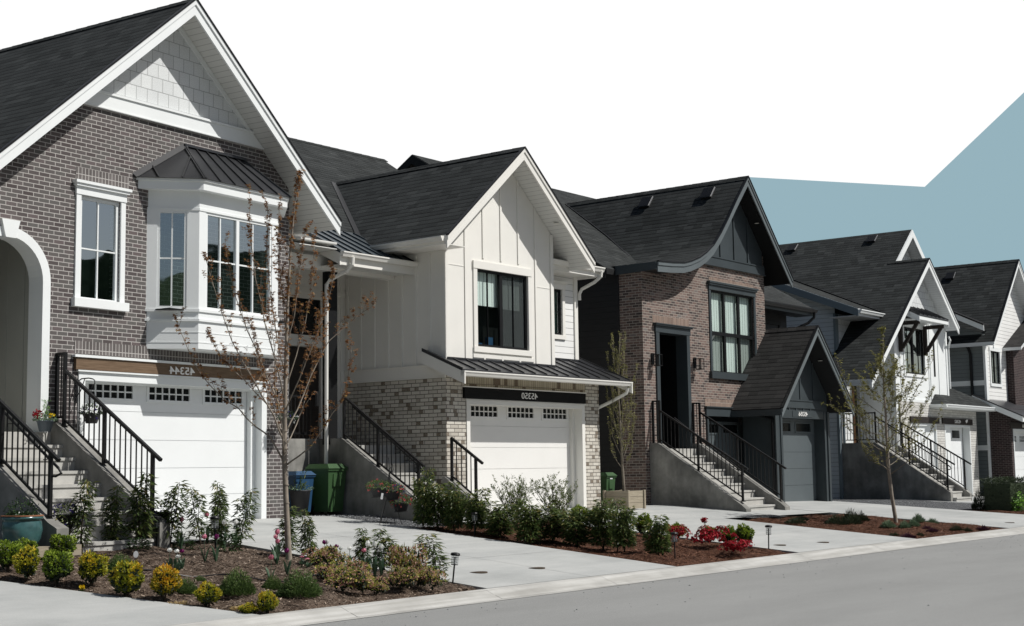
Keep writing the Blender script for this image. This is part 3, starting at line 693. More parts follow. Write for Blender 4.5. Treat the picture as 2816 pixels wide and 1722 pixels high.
m.poly([E[0], E[1], T[0]]); m.poly([E[1], E[2], T[1], T[0]]); m.poly([E[2], E[3], T[1]])
m.poly([E[0], E[3], E[2], E[1]])
metal_ribs(m, E[1], E[2], T[0], T[1], 6)
m.bar(Vector(E[0])+Vector((0, -.02, .015)), Vector(T[0])+Vector((0, -.02, .015)), .10, .03, 0, (0, -1, 1)); m.bar(E[1], T[0], .07, .035); m.bar(E[2], T[1], .07, .035); m.bar(Vector(T[0])+Vector((-.04, -.02, .015)), Vector(T[1])+Vector((.04, -.02, .015)), .07, .04)
m.bar(Vector(E[3])+Vector((0, -.02, .015)), Vector(T[1])+Vector((0, -.02, .015)), .10, .03, 0, (0, -1, 1))
for t in (.35, .68):
    p = Vector(E[0]).lerp(Vector(E[1]), t); q = Vector(E[0]).lerp(Vector(T[0]), t) if t < .5 else Vector(T[0]).lerp(Vector(E[1]), (t-.5)*2*.86)
    m.bar(p+Vector((-.01, -.01, .01)), q+Vector((-.01, -.01, .01)), .02, .026)
m.build('bay_roof', 'dark_bronze', h)
# garage
m = MB(); m.box(-4.08, -3.95, -.02, .22, -.12, 2.45); m.box(.07, .20, -.02, .22, -.12, 2.45); m.box(-3.95, .07, -.02, .22, 2.32, 2.45); m.box(-.045, .07, .14, .24, -.12, 2.32); m.box(-4.12, .24, -.055, .0, 2.452, 2.48)
m.box(-3.95, .07, .10, .24, 2.296, 2.32); m.build('garage_frame', 'white_cool', h)
garage_door(h, -3.95, .07, 2.33, .25, 5, 'white_door', [(-3.67, -2.74), (-2.385, -1.46), (-1.10, -.17)], (2.07, 2.29))
m = MB(); m.box(-4.17, .13, -.06, .0, 2.482, 2.672); b = m.build('house_number_board', 'wood_brown', h)
m = MB(); m.box(-4.21, .17, -.085, .0, 2.674, 2.712); m.build('board_cap', 'white_cool', b)
number(b, '45344', -2.22, -1.645, 2.50, 2.628, -.06, bold=.012)
# steps
stairs(h, -6.22, -4.60, -.0, 1.49, 8, .197, .29, 2.2)
for xa, xb in ((-4.60, -4.40), (-6.42, -6.22)): cheek(h, xa, xb, [(.0 if xa > -5 else .6, -.6), (.0 if xa > -5 else .6, 1.64), (-.12, 1.64), (-2.24, .21), (-2.42, .13), (-2.42, -.6)])
tp = [(.0, 2.70), (-.2, 2.70)]; slope_top = [(-.2, 2.44), (-2.32, 1.03)]; bs = [(-.2, 1.60), (-2.4, .12)]
for x, hd in ((-4.5, None), (-6.32, (.09, [(-.3, 2.22), (-2.2, .93)]))):
    r = railing(h, x, slope_top, bs, [(-.2, 1.58, 2.72), (-1.11, 1.0, 1.84), (-2.15, .29, 1.14)], hand=hd)
    m = MB(); m.bar((x, -.2, 2.695), (x, .0, 2.695), .05, .045); m.bar((x, -.2, 1.72), (x, .0, 1.72), .03, .03); m.box(x-.024, x+.024, -.045, -.001, 1.64, 2.69); m.bar((x, -.12, 1.72), (x, -.12, 2.68), .016, .016); m.build('wall_return', 'black_metal', r)
m = MB(); m.tube([(-4.12, -.02, 2.31), (-4.12, -.02, 1.95)], .012, 6); m.tube([(-4.12, -.02, 2.28), (-4.11, -.12, 2.33), (-4.09, -.26, 2.335), (-4.07, -.33, 2.32)], .010, 6); m.tube([(-4.12, -.02, 2.05), (-4.11, -.10, 2.14), (-4.10, -.14, 2.24), (-4.10, -.18, 2.32)], .008, 6)
m.tube([(-4.07, -.33, 2.32), (-4.06, -.36, 2.30), (-4.06, -.37, 2.25), (-4.055, -.33, 2.225), (-4.055, -.30, 2.23)], .009, 6); m.build('basket_bracket', 'steel_hook', h)
m = MB(); m.tube([(.5, -.01, 2.35), (.5, -.01, 1.98)], .012, 6); m.tube([(.5, -.02, 2.28), (.46, -.18, 2.33), (.43, -.32, 2.31)], .010, 6); m.tube([(.5, -.02, 2.05), (.47, -.12, 2.2), (.46, -.2, 2.31)], .008, 6); m.build('basket_bracket', 'steel_hook', h)

# ------------------------------------------------------------------ second house (white board and batten, 45350)
h = H2 = house('white_house', (1.4579, 33.0071, -.0799), 38.27, 'white board and batten house with speckled brick garage front and black house number board')
c, zp, s, y0 = -2.6, 7.85, .862, -.56
zs = lambda x: zp-.16-s*abs(x-c)
m = MB()
m.wall([(-4.57, -.4), (.885, -.4), (.885, 3.0), (-4.57, 3.0)], [rect(-3.94, .29, -.2, 2.36)], 0, .28, 0)
m.poly([(-4.57, 7, -.4), (-4.57, 0, -.4), (-4.57, 0, 2.83), (-4.57, 7, 2.83)]); m.poly([(.885, 0, -.4), (.885, 7, -.4), (.885, 7, 3.0), (.885, 0, 3.0)])
m.box(-3.98, .33, -.008, .001, 2.645, 2.93, 1)
m.build('garage_wall', ['brick_white', 'brick_white_soldier'], h)
m = MB()
m.wall([(-4.57, 3.0), (-.85, 3.0), (-.85, zs(-.85)), (c, zs(c)), (-4.57, zs(-4.57))], [rect(-3.56, -1.79, 3.50, 5.16)], 0, .12)
m.poly([(-4.57, 9, 2.83), (-4.57, 0, 2.83), (-4.57, 0, zs(-4.57)), (-4.57, 9, zs(-4.57))])
m.poly([(-.85, 0, 3.0), (-.85, .7, 3.0), (-.85, .7, zs(-.85)), (-.85, 0, zs(-.85))])
for x in (-3.93, -3.33, -2.72, -2.11, -1.50):
    zb, zt = 3.0, zs(x)+.01
    if -3.7 < x < -1.65: m.box(x-.028, x+.028, -.022, .001, 5.40, zt); m.box(x-.028, x+.028, -.022, .001, 3.0, 3.33)
    else: m.box(x-.028, x+.028, -.022, .001, 3.0, zt)
m.box(-4.57, -3.93, -.008, .001, 5.16, 5.172); m.box(-1.5, -.95, -.008, .001, 4.95, 4.962)
for xa, xb in ((-4.595, -4.48), (-.95, -.84)): m.box(xa, xb, -.026, .001, 3.0, zs((xa+xb)/2)-.02)
m.box(-4.598, -4.572, -.026, .10, 3.0, 5.62)
m.box(-3.7, -1.6, -.02, .0, 3.26, 3.34)
y = .42
while y < 2.9: m.box(-4.592, -4.57, y-.028, y+.028, 3.06, 5.4 if y < .9 else 5.1); y += .40
m.box(-4.60, -4.57, .001, 6, 2.82, 3.06); m.box(-4.62, -4.57, .001, 6, 3.06, 3.085); m.box(-4.615, -4.57, .001, 6, 2.80, 2.82)
m.build('board_and_batten_wall', 'white_warm', h)
m = MB(); m.wall([(-.95, 3.0), (.885, 3.0), (.885, 5.66), (-.95, 5.66)], [rect(-.30, .30, 4.02, 5.10)], .6, .12); m.poly([(.885, .6, 3.0), (.885, 9, 3.0), (.885, 9, 5.66), (.885, .6, 5.66)])
m.build('lap_siding_wall', 'lap_white', h)
m = MB(); m.box(.775, .905, .565, .70, 3.0, 5.64); m.box(-.42, .42, .57, .6, 5.42, 5.5); m.build('corner_board', 'white_warm', h)
window(h, -.30, .30, 4.02, 5.10, .6, 'white_warm', 'black_paint', [.02], [(4.57, .02)], tw=.1, crown=.05, sash=.045, blinds=[(-.27, .28, 4.05, 5.08, 'curtain')])
window(h, -3.56, -1.79, 3.50, 5.16, 0, 'white_warm', 'black_paint', [-3.14, -2.25], [], tw=.12, crown=.0, sash=.055, mull=[-2.70], mullw=.10, mun=.012, pane='pane_clear',
       blinds=[(-3.55, -2.60, 4.40, 5.15, 'curtain'), (-2.59, -1.90, 4.38, 5.15, 'curtain')])
m = MB(); m.box(-2.645, -1.85, .066, .070, 3.56, 5.10); k_ = NT('screen'); k_.n.remove(k_.b); t_ = k_.add('ShaderNodeBsdfTransparent'); d_ = k_.add('ShaderNodeBsdfDiffuse'); d_.inputs[0].default_value = (.13, .13, .135, 1); x_ = k_.add('ShaderNodeMixShader'); x_.inputs[0].default_value = .45
k_.lk(t_.outputs[0], x_.inputs[1]); k_.lk(d_.outputs[0], x_.inputs[2]); k_.lk(x_.outputs[0], k_.out.inputs[0]); MATS['screen'] = k_.m
m.build('insect_screen', 'screen', h)
m = MB(); m.box(-3.0, -2.82, .16, .24, 3.56, 3.74); m.box(-3.5, -3.2, .15, .25, 3.555, 3.60); m.build('books_on_sill', 'plastic_blue', h)
gable_roof(h, c, zp, s, -5.18, -.02, y0, 5.4, 'shingle_black', 'soffit_white', 'white_warm', bd=.27)
m = MB(); m.box(-5.20, -5.165, y0+.0, 1.75, 5.44, 5.62); m.box(-5.165, -4.57, y0, 1.75, 5.44, 5.455); m.build('eave_fascia', 'white_warm', h)
gutter(h, (-5.20, 1.75, 5.50), (-5.20, y0+.02, 5.50), 'white_warm', .11, (-1, 0))
m = MB(); m.box(-.95, .98, .12, .14, 5.44, 5.60); m.box(-.95, .98, .14, .62, 5.44, 5.455); m.build('eave_fascia', 'white_warm', h)
gutter(h, (-.9, .12, 5.56), (1.28, .12, 5.56), 'white_warm', .12)
m = MB(); m.box(.95, 1.26, .14, 5.5, 5.44, 5.6); m.build('eave_fascia', 'white_warm', h)
pipe(h, [(1.18, .05, 5.58), (1.17, .06, 5.45), (1.10, .2, 5.32), (.96, .48, 5.16), (.93, .53, 5.05), (.93, .53, 4.9)], 'white_warm', .04)
# main roof running along the street
m = MB(); A = lambda y: 5.852+.642*(y-2.073)
slab(m, [(-8.45, 2.1, A(2.1)), (1.83, 2.1, A(2.1)), (1.83, 7.8, A(7.8)), (-8.45, 7.8, A(7.8))], .15)
slab(m, [(-8.45, 7.8, A(7.8)), (1.83, 7.8, A(7.8)), (1.83, 13.5, A(2.1)), (-8.45, 13.5, A(2.1))], .15)
m.bar((-2.68, 5.17, 7.845), (-5.0, 2.02, 5.835), .13, .022, 2, (0, -.6, 1))
x = -8.3
while x < 1.8: slab(m, [(x, 7.66, A(7.66)+.02), (x+.29, 7.66, A(7.66)+.026), (x+.29, 7.8, A(7.8)+.026), (x, 7.8, A(7.8)+.02)], .02, 0, 0); x += .3
m.build('main_roof', ['shingle_grey', 'soffit_white', 'black_metal'], h)
m = MB(); m.prism([(2.3, A(2.1)-.2), (7.8, A(7.8)-.2), (13.3, A(2.1)-.2)], 'x', 1.2, 1.3); m.box(-8.4, 1.25, 3.4, 3.42, 2.9, 6.5); m.build('rear_wall', 'lap_white', h)
# porch
m = MB(); m.wall([(-8.5, 1.4), (-4.57, 1.4), (-4.57, 5.6), (-8.5, 5.6)], [rect(-6.22, -5.3, 1.4, 3.55), rect(-6.22, -5.3, 3.80, 4.58)], 2.9, .1)
for x in (-6.95, -6.45, -5.12, -4.7): m.box(x-.03, x+.03, 2.88, 2.9, 1.5, 5.6)
m.box(-8.5, -4.58, 2.872, 2.9, 4.70, 4.82); m.box(-6.32, -5.2, 2.86, 2.9, 3.56, 3.66)
for x in (-5.95, -5.55): m.box(x-.025, x+.025, 2.882, 2.9, 4.82, 5.6)
m.build('porch_wall', 'white_warm', h)
m = MB(); m.box(-6.2, -5.32, 2.95, 3.0, 1.45, 3.53); d = m.build('front_door', 'wood_dark', h)
m = MB(); m.box(-5.42, -5.395, 2.88, 2.95, 2.3, 2.62); m.build('door_handle', 'chrome_grey', d)
m = MB(); m.box(-6.22, -5.3, 2.93, 2.98, 3.80, 3.86); m.box(-6.22, -5.3, 2.93, 2.98, 4.52, 4.58); m.box(-6.22, -6.16, 2.93, 2.98, 3.86, 4.52); m.box(-5.36, -5.3, 2.93, 2.98, 3.86, 4.52); tw_ = m.build('transom_window', 'black_paint', h)
m = MB(); m.box(-6.16, -5.36, 2.955, 2.96, 3.86, 4.52); m.build('pane', 'pane_black', tw_)
m = MB(); Bz = lambda y: 5.27+.50*(y-.83)
slab(m, [(-6.78, .83, Bz(.83)), (-4.572, .83, Bz(.83)), (-4.572, 2.35, Bz(2.35)), (-6.78, 2.35, Bz(2.35))], .04, 0, 0)
metal_ribs(m, (-6.77, .83, Bz(.83)), (-4.62, .83, Bz(.83)), (-6.77, 2.3, Bz(2.3)), (-4.62, 2.3, Bz(2.3)), 7, .03)
m.build('porch_roof', 'teal_metal', h)
m = MB(); m.prism([(.83, 4.99), (.83, Bz(.83)-.045), (2.75, Bz(2.75)-.045), (2.75, Bz(2.75)-.29)], 'x', -6.79, -6.755); m.box(-6.755, -4.575, .84, .87, 5.0, 5.20); m.build('porch_fascia', 'white_warm', h)
m = MB(); m.poly([(-6.75, .87, 5.01), (-4.58, .87, 5.01), (-4.58, 1.42, 5.03), (-6.75, 1.42, 5.03)]); m.poly([(-8.5, 1.55, 5.3), (-4.58, 1.55, 5.3), (-4.58, 2.9, 5.5), (-8.5, 2.9, 5.5)]); m.box(-8.5, -6.80, .9, 2.75, 5.30, 5.315); m.box(-8.5, -6.80, .9, 2.9, 5.40, 5.44); m.build('porch_soffit', 'soffit_white', h)  # last box is an added, unseen slab that shades the left soffit
m = MB(); m.box(-8.5, -4.575, 1.42, 1.62, 4.95, 5.22); m.build('porch_beam', 'white_warm', h)
gutter(h, (-6.78, .83, 5.16), (-4.58, .83, 5.16), 'white_warm', .11)
m = MB(); m.box(-6.50, -6.24, 1.46, 1.62, 1.45, 4.948); m.build('porch_post', 'black_paint', h)
pipe(h, [(-6.5, .76, 5.17), (-6.5, .77, 5.02), (-6.52, .9, 4.90), (-6.58, 1.3, 4.76), (-6.60, 1.40, 4.66), (-6.60, 1.41, 1.62), (-6.62, 1.41, .0)], 'white_warm', .042)
# skirt roof over the garage
Sz = lambda y: 2.905+.42*(y+.7)
m = MB()
slab(m, [(-4.80, -.64, Sz(-.64)), (1.27, -.64, Sz(-.64)), (1.27, -.001, Sz(0)), (-4.80, -.001, Sz(0))], .04, 0, 0)
slab(m, [(-4.80, -.001, Sz(0)), (-4.602, -.001, Sz(0)), (-4.602, .46, Sz(.46)), (-4.80, .46, Sz(.46))], .04, 0, 0)
slab(m, [(-.836, -.001, Sz(0)), (1.27, -.001, Sz(0)), (1.27, .57, Sz(.57)), (-.836, .57, Sz(.57))], .04, 0, 0)
slab(m, [(.91, .57, Sz(.57)), (1.27, .57, Sz(.57)), (1.27, .85, Sz(.85)), (.91, .85, Sz(.85))], .04, 0, 0)
n = 15
for k in range(n+1):
    x = -4.79+6.05*k/n; yt = .46 if x < -4.6 else (-.005 if x < -.84 else (.565 if x < .9 else .85))
    m.bar((x, -.64, Sz(-.64)+.014), (x, yt, Sz(yt)+.014), .022, .030)
m.bar((-4.56, -.03, Sz(-.03)+.02), (-.86, -.03, Sz(-.03)+.02), .05, .04); m.bar((-.83, .55, Sz(.55)+.02), (.9, .55, Sz(.55)+.02), .05, .04)
m.build('garage_roof', 'dark_bronze', h)
m = MB(); m.prism([(-.7, 2.63), (-.7, Sz(-.7)-.042), (.46, Sz(.46)-.042), (.46, Sz(.46)-.29)], 'x', -4.81, -4.775); m.prism([(-.7, 2.63), (-.7, Sz(-.7)-.042), (.8, Sz(.8)-.042), (.8, Sz(.8)-.29)], 'x', 1.245, 1.28)
m.box(-4.775, 1.245, -.60, -.57, 2.79, 2.90); m.poly([(-4.775, -.57, 2.80), (1.245, -.57, 2.80), (1.245, .0, 2.96), (-4.775, .0, 2.96)]); m.build('garage_roof_fascia', 'white_warm', h)
gutter(h, (-4.81, -.60, 2.80), (1.29, -.60, 2.80), 'white_warm', .105)
m = MB(); m.lathe([(0, -.005), (.065, -.004), (.07, .004), (0, .006)], 14, (-1.1, -.32, zs(-1.1)-.004)); m.build('soffit_light', 'light_disc', h)
pipe(h, [(1.2, -.62, 2.76), (1.2, -.58, 2.64), (1.10, -.2, 2.45), (.97, .12, 2.30), (.94, .16, 2.2), (.94, .16, .0)], 'white_warm', .04)
# garage
m = MB(); m.box(-3.94, -3.83, -.015, .28, -.12, 2.36); m.box(.18, .29, -.015, .28, -.12, 2.36); m.box(-3.83, .18, -.015, .28, 2.27, 2.36); m.box(-3.97, .32, -.03, .0, 2.362, 2.384); m.box(.10, .18, .2, .3, -.12, 2.27)
m.build('garage_frame', 'white_warm', h)
garage_door(h, -3.83, .18, 2.30, .30, 5, 'white_door_warm', [(-3.45, -2.55), (-2.18, -1.265), (-.91, -.01)], (2.035, 2.26))
m = MB(); m.box(-4.05, .275, -.06, .0, 2.388, 2.618); b = m.build('house_number_board', 'black_board', h)
m = MB(); m.box(-4.07, .295, -.075, .0, 2.620, 2.642); m.build('board_cap', 'white_warm', b)
number(b, '45350', -2.14, -1.57, 2.432, 2.565, -.06, bold=.0)
# steps
stairs(h, -6.25, -4.72, 1.33, 1.44, 7, .19, .285, 2.9)
cheek(h, -6.45, -6.25, [(2.9, -.6), (2.9, 1.57), (1.14, 1.57), (-.95, .27), (-1.05, .2), (-1.05, -.6)])
cheek(h, -4.72, -4.50, [(-.002, -.6), (-.002, .78), (-.06, .78), (-.98, .14), (-1.08, .08), (-1.08, -.6)])
m = MB(); m.box(-8.5, -6.452, 1.75, 2.9, -.6, 1.57); m.build('porch_slab', 'concrete_wall', h)
railing(h, -6.35, [(1.16, 2.40), (-.97, .99)], [(1.16, 1.56), (-1.0, .24)], [(1.16, 1.56, 2.42), (.23, 1.0, 1.79), (-.83, .33, 1.09)], hand=(.10, [(1.0, 2.19), (-.80, .97)]))
railing(h, -4.61, [(-.16, 1.56), (-.98, 1.03)], [(-.16, .71), (-1.0, .13)], [(-.17, .71, 1.565), (-.80, .27, 1.14)])
m = MB()
for z in (2.42, 1.68): m.bar((-8.4, 1.85, z), (-6.5, 1.85, z), .045, .04)
x = -8.35
while x < -6.5: m.bar((x, 1.85, 1.6), (x, 1.85, 2.42), .016, .016); x += .11
m.build('porch_railing', 'black_metal', h)
# ------------------------------------------------------------------ third house (red brick and slate, 45356)
h = H3 = house('brick_house', (8.9636, 42.3075, -.2256), 38.05, 'red brick house with dark slate trim, swooping black roof and small gabled garage')
s, c, zp, y0 = 1.065, -2.96, 9.255, .5
prof = [(-7.86, 6.30), (-7.185, 6.335), (-6.58, 6.39), (-6.22, 6.473), (-5.77, 6.624), (-5.39, 6.807), (-5.01, 7.05), (-4.61, 7.424), (-4.20, 7.864), (-3.68, 8.475), (c, zp)]
def zl(x): return lerp_tab(x, [p[0] for p in prof], [p[1] for p in prof]) if x < c else zp-s*(x-c)
zs = lambda x: zl(x)-.18
top = [(x, zs(x)) for x in (-1.2, -1.9, -2.02)]
m = MB()
under = [(-7.82, zs(-7.82)), (-7.2, zs(-7.2)), (-6.6, zs(-6.6)), (-6.2, zs(-6.2)), (-5.77, zs(-5.77)), (-5.45, zs(-5.45))]
m.wall([(-7.82, -.4), (-1.2, -.4), (-1.2, 6.62)] + [(-5.30, 6.62)] + list(reversed(under)), [rect(-7.10, -5.70, 1.5, 4.57), rect(-4.72, -2.2, -.2, 2.42), rect(-4.35, -1.90, 3.62, 5.93)], 1.0, .3, 0)
m.poly([(-7.82, 1.75, -.4), (-7.82, 1.0, -.4), (-7.82, 1.0, 6.1), (-7.82, 1.75, 6.1)])
m.poly([(-1.2, 1.0, -.4), (-1.2, 2.0, -.4), (-1.2, 2.0, 7.2), (-1.2, 1.0, 7.2)])
m.box(-4.40, -1.85, .992, 1.001, 6.075, 6.28, 1); m.box(-7.36, -5.54, .992, 1.001, 4.80, 5.0, 1); m.box(-4.80, -2.1, .992, 1.001, 2.69, 2.89, 1)
m.build('wall', ['brick_red', 'brick_red_soldier'], h)
m = MB(); m.poly([(-7.82, 11, -.4), (-7.82, 1.75, -.4), (-7.82, 1.75, 6.2), (-7.82, 8.4, 10.0), (-7.82, 11, 8.5)]); m.wall([(-1.2, -.4), (2.1, -.4), (2.1, 6.1), (-1.2, 6.1)], [rect(1.95, 2.05, 0, .1)], 2.0, .1); m.poly([(2.1, 2.0, -.4), (2.1, 11, -.4), (2.1, 11, 6.1), (2.1, 2.0, 6.1)])
m.box(-7.85, -7.82, 1.70, 1.82, -.3, 6.1); m.build('siding_wall', 'lap_black', h)
gable_roof(h, c, zp, s, -7.86, -.42, y0, 7.2, 'shingle_black', 'soffit_black', 'slate_light', th=.14, bd=.27, left_prof=prof)
m = MB(); m.wall([(-5.2, 6.6), (-1.3, 6.6), (-1.3, zs(-1.3)), (c, zs(c)), (-4.2, zs(-4.2)), (-4.61, zs(-4.61)), (-5.01, zs(-5.01))], [], .985, 0)
for x in (-4.55, -3.75, -2.96, -2.17): m.box(x-.03, x+.03, .955, .985, 6.86, zs(x))
m.build('gable_siding', 'slate', h)
m = MB(); m.box(-5.25, -1.25, .935, .985, 6.63, 6.84); m.box(-5.15, -1.3, .915, .985, 6.842, 6.875); m.box(-5.3, -1.2, .92, .985, 6.60, 6.628); m.build('frieze_board', 'slate', h)
m = MB(); m.prism([(.5, 6.09), (.5, 6.29), (1.75, 6.29), (1.75, 6.06)], 'x', -7.90, -7.865); m.build('eave_fascia', 'slate', h)
m = MB(); m.box(-7.86, -7.0, .52, 1.75, 6.10, 6.115); m.build('eave_soffit', 'soffit_black', h)
vent(h, -3.38, 3.62, zl(-3.38), 1.17); vent(h, -3.38, 1.52, zl(-3.38), 1.17)
m = MB(); m.lathe([(0, -.005), (.065, -.004), (.07, .004), (0, .006)], 14, (-1.98, .74, zl(-1.98)-.158)); m.build('soffit_light', 'light_disc', h)
m = MB(); A = lambda y: 9.217+.594*(y-6.825)
xl = lambda y: -8.31
slab(m, [(-8.31, 1.75, A(1.75)), (-1.0, 1.75, A(1.75)), (-1.0, 8.48, A(8.48)), (-8.31, 8.48, A(8.48))], .15)
slab(m, [(-1.0, 1.40, A(1.40)), (2.75, 1.40, A(1.40)), (2.75, 8.48, A(8.48)), (-1.0, 8.48, A(8.48))], .15)
slab(m, [(-8.31, 8.48, A(8.48)), (2.75, 8.48, A(8.48)), (2.75, 14, A(2.9)), (-8.31, 14, A(2.9))], .15)
m.bar((-2.99, 6.84, 9.24), (-4.3, 4.45, 7.83), .05, .04, 2); m.bar((-4.3, 4.45, 7.83), (-5.2, 3.1, 6.99), .05, .04, 2)
m.build('main_roof', ['shingle_grey', 'soffit_black', 'black_metal'], h)
m = MB(); m.prism([(1.78, A(1.78)-.28), (8.48, A(8.48)-.28), (13.9, A(3.0)-.28), (13.9, A(3.0)-.02), (8.48, A(8.48)-.02), (1.78, A(1.78)-.02)], 'x', -8.345, -8.31); m.build('roof_fascia', 'black_paint', h); m = MB(); m.prism([(1.40, A(1.40)-.26), (8.4, A(8.4)-.26), (8.4, A(8.4)-.02), (1.40, A(1.40)-.02)], 'x', 2.75, 2.785); m.box(-1.19, 2.75, 1.36, 1.40, A(1.4)-.25, A(1.4)-.03)
m.build('roof_fascia', 'slate', h)
m = MB(); m.box(-1.19, 2.75, 1.40, 2.0, A(1.4)-.24, A(1.4)-.22); m.build('eave_soffit', 'soffit_black', h)
gutter(h, (-1.19, 1.36, A(1.4)-.16), (2.8, 1.36, A(1.4)-.16), 'black_metal', .12)
pipe(h, [(2.62, 1.28, A(1.4)-.14), (2.62, 1.3, A(1.4)-.3), (2.5, 1.45, A(1.4)-.48), (2.15, 1.88, A(1.4)-.72), (2.08, 1.95, A(1.4)-.85), (2.08, 1.95, 3.0)], 'black_metal', .045)
window(h, .65, 1.55, 4.35, 5.42, 2.0, 'black_paint', 'black_paint', [1.1], [], tw=.08, sash=.05, blinds=[(.7, 1.5, 4.4, 5.38, 'curtain')])
window(h, -4.35, -1.90, 3.62, 5.93, 1.0, 'slate', 'black_paint', [], [(4.73, .10)], tw=.10, crown=.10, sill=.16, sash=.06, mull=[-3.55, -2.72], mullw=.10, pane='pane_clear',
       blinds=[(-4.32, -1.91, 4.74, 5.92, 'curtain'), (-4.32, -3.44, 3.65, 4.72, 'blind_grey'), (-3.43, -2.62, 3.65, 4.72, 'curtain'), (-2.61, -1.91, 3.65, 4.72, 'blind_grey')])
# doorway
m = MB(); m.box(-7.24, -7.085, .96, 1.31, 1.5, 4.56); m.box(-5.715, -5.56, .96, 1.31, 1.5, 4.56); m.box(-7.27, -5.53, .95, 1.31, 4.56, 4.73); m.box(-7.32, -5.48, .90, .995, 4.732, 4.765); m.box(-7.34, -5.46, .88, .995, 4.767, 4.79); m.build('door_surround', 'slate', h)
m = MB(); m.box(-7.13, -7.11, 1.3, 3.2, 1.5, 4.7); m.box(-5.69, -5.67, 1.3, 3.2, 1.5, 4.7); m.box(-7.13, -5.67, 1.3, 3.2, 4.68, 4.7); m.box(-7.13, -5.67, 3.18, 3.2, 1.5, 4.7); m.build('porch_wall', 'black_paint', h)
m = MB(); m.box(-6.85, -5.95, 3.12, 3.178, 1.53, 3.7); d = m.build('front_door', 'wood_dark', h)
m = MB(); m.box(-6.02, -5.99, 3.07, 3.12, 2.4, 2.75); m.build('door_handle', 'chrome_grey', d)
sconce(h, -7.44, .985, 3.66, 3.97); sconce(h, -5.33, .985, 3.66, 3.97)
# garage door in the brick
m = MB(); m.box(-4.78, -4.66, .97, 1.29, -.12, 2.42); m.box(-2.26, -2.14, .97, 1.29, -.12, 2.42); m.box(-4.80, -2.12, .95, 1.29, 2.42, 2.655); m.box(-4.84, -2.08, .91, .995, 2.657, 2.685); m.build('garage_frame', 'slate', h)
garage_door(h, -4.66, -2.26, 2.30, 1.30, 5, 'slate_door', [(-4.45, -3.6), (-3.35, -2.5)], (1.98, 2.22), grid=False)
# projecting gabled garage
s2, c2, z2 = 1.03, -1.13, 5.02
zs2 = lambda x: z2-.15-s2*abs(x-c2)
m = MB()
m.wall([(-2.72, -.3), (.58, -.3), (.58, zs2(.58)), (c2, zs2(c2)), (-2.72, zs2(-2.72))], [rect(-2.33, .30, -.2, 2.385)], 0, .30)
m.poly([(-2.72, 1.0, -.3), (-2.72, 0, -.3), (-2.72, 0, zs2(-2.72)), (-2.72, 1.0, zs2(-2.72))]); m.poly([(.58, 0, -.3), (.58, 2.0, -.3), (.58, 2.0, zs2(.58)), (.58, 0, zs2(.58))])
for x in (-1.95, -1.13, -.31): m.box(x-.03, x+.03, -.025, .0, 2.94, zs2(x))
for x in (-1.85, -1.41, -.97, -.53): m.box(x-.03, x+.03, -.022, .0, 2.615, 2.68)
m.box(-2.5, .36, -.035, .0, 2.68, 2.88); m.box(-2.4, .2, -.055, .0, 2.882, 2.915); m.box(-2.33, .3, -.03, .0, 2.40, 2.615); m.box(-2.36, .33, -.045, .0, 2.385, 2.40)
m.build('garage_gable_wall', 'slate', h)
for bxs in (((-2.76, -2.62, -.05), (-2.62, -2.44, -.012), (-2.44, -2.335, -.04)), ((.305, .40, -.04), (.40, .50, -.012), (.50, .62, -.05))):
    m = MB()
    for xa, xb, yy in bxs: m.box(xa, xb, yy, .0, -.12, 2.61)
    m.build('garage_post', 'slate', h)
gable_roof(h, c2, z2, s2, -3.47, 1.10, -.6, 2.4, 'shingle_brown', 'soffit_black', 'slate_light', th=.13, bd=.26, name='garage_roof')
m = MB(); m.box(-3.48, -3.44, -.6, 1.0, z2-s2*2.34-.2, z2-s2*2.34-.03); m.build('eave_fascia', 'slate', h)
m = MB(); m.lathe([(0, -.005), (.065, -.004), (.07, .004), (0, .006)], 14, (-.35, -.30, z2-s2*.78-.145)); m.build('soffit_light', 'light_disc', h)
pipe(h, [(-2.95, .9, 2.55), (-2.8, .5, 2.48), (-2.78, .3, 2.42), (-2.76, .06, 2.34), (-2.78, .04, 2.2), (-2.78, .04, 0)], 'black_metal', .04)
d = garage_door(h, -2.33, .30, 2.385, .30, 5, 'slate_door', [(-2.12, -1.22), (-.88, .05)], (2.02, 2.26), grid=False)
m = MB(); m.box(-1.7, -.45, -.040, -.030, 2.425, 2.60); b = m.build('house_number_board', 'slate', h)
number(b, '45356', -1.345, -.785, 2.452, 2.575, -.041)
stairs(h, -7.40, -5.62, .82, 1.527, 9, .1825, .285, 1.30)
for xa, xb in ((-7.63, -7.40), (-5.62, -5.36)): cheek(h, xa, xb, [(.998, -.6), (.998, 1.665), (.76, 1.665), (-1.62, .10), (-1.74, .0), (-1.74, -.6)])
bs = [(.78, 1.67), (-1.66, .13)]
for x, hd in ((-7.46, (.09, [(.4, 2.3), (-1.5, .92)])), (-5.46, None)):
    r = railing(h, x, [(.78, 2.50), (-1.72, .97)], bs, [(.78, 1.655, 2.76), (-.33, .96, 1.83), (-1.56, .18, 1.07)], hand=hd)
    m = MB(); m.bar((x, .78, 2.74), (x, .999, 2.74), .045, .04); m.box(x-.022, x+.022, .955, .998, 1.66, 2.73); m.bar((x, .87, 1.75), (x, .87, 2.72), .016, .016); m.build('wall_return', 'black_metal', r)

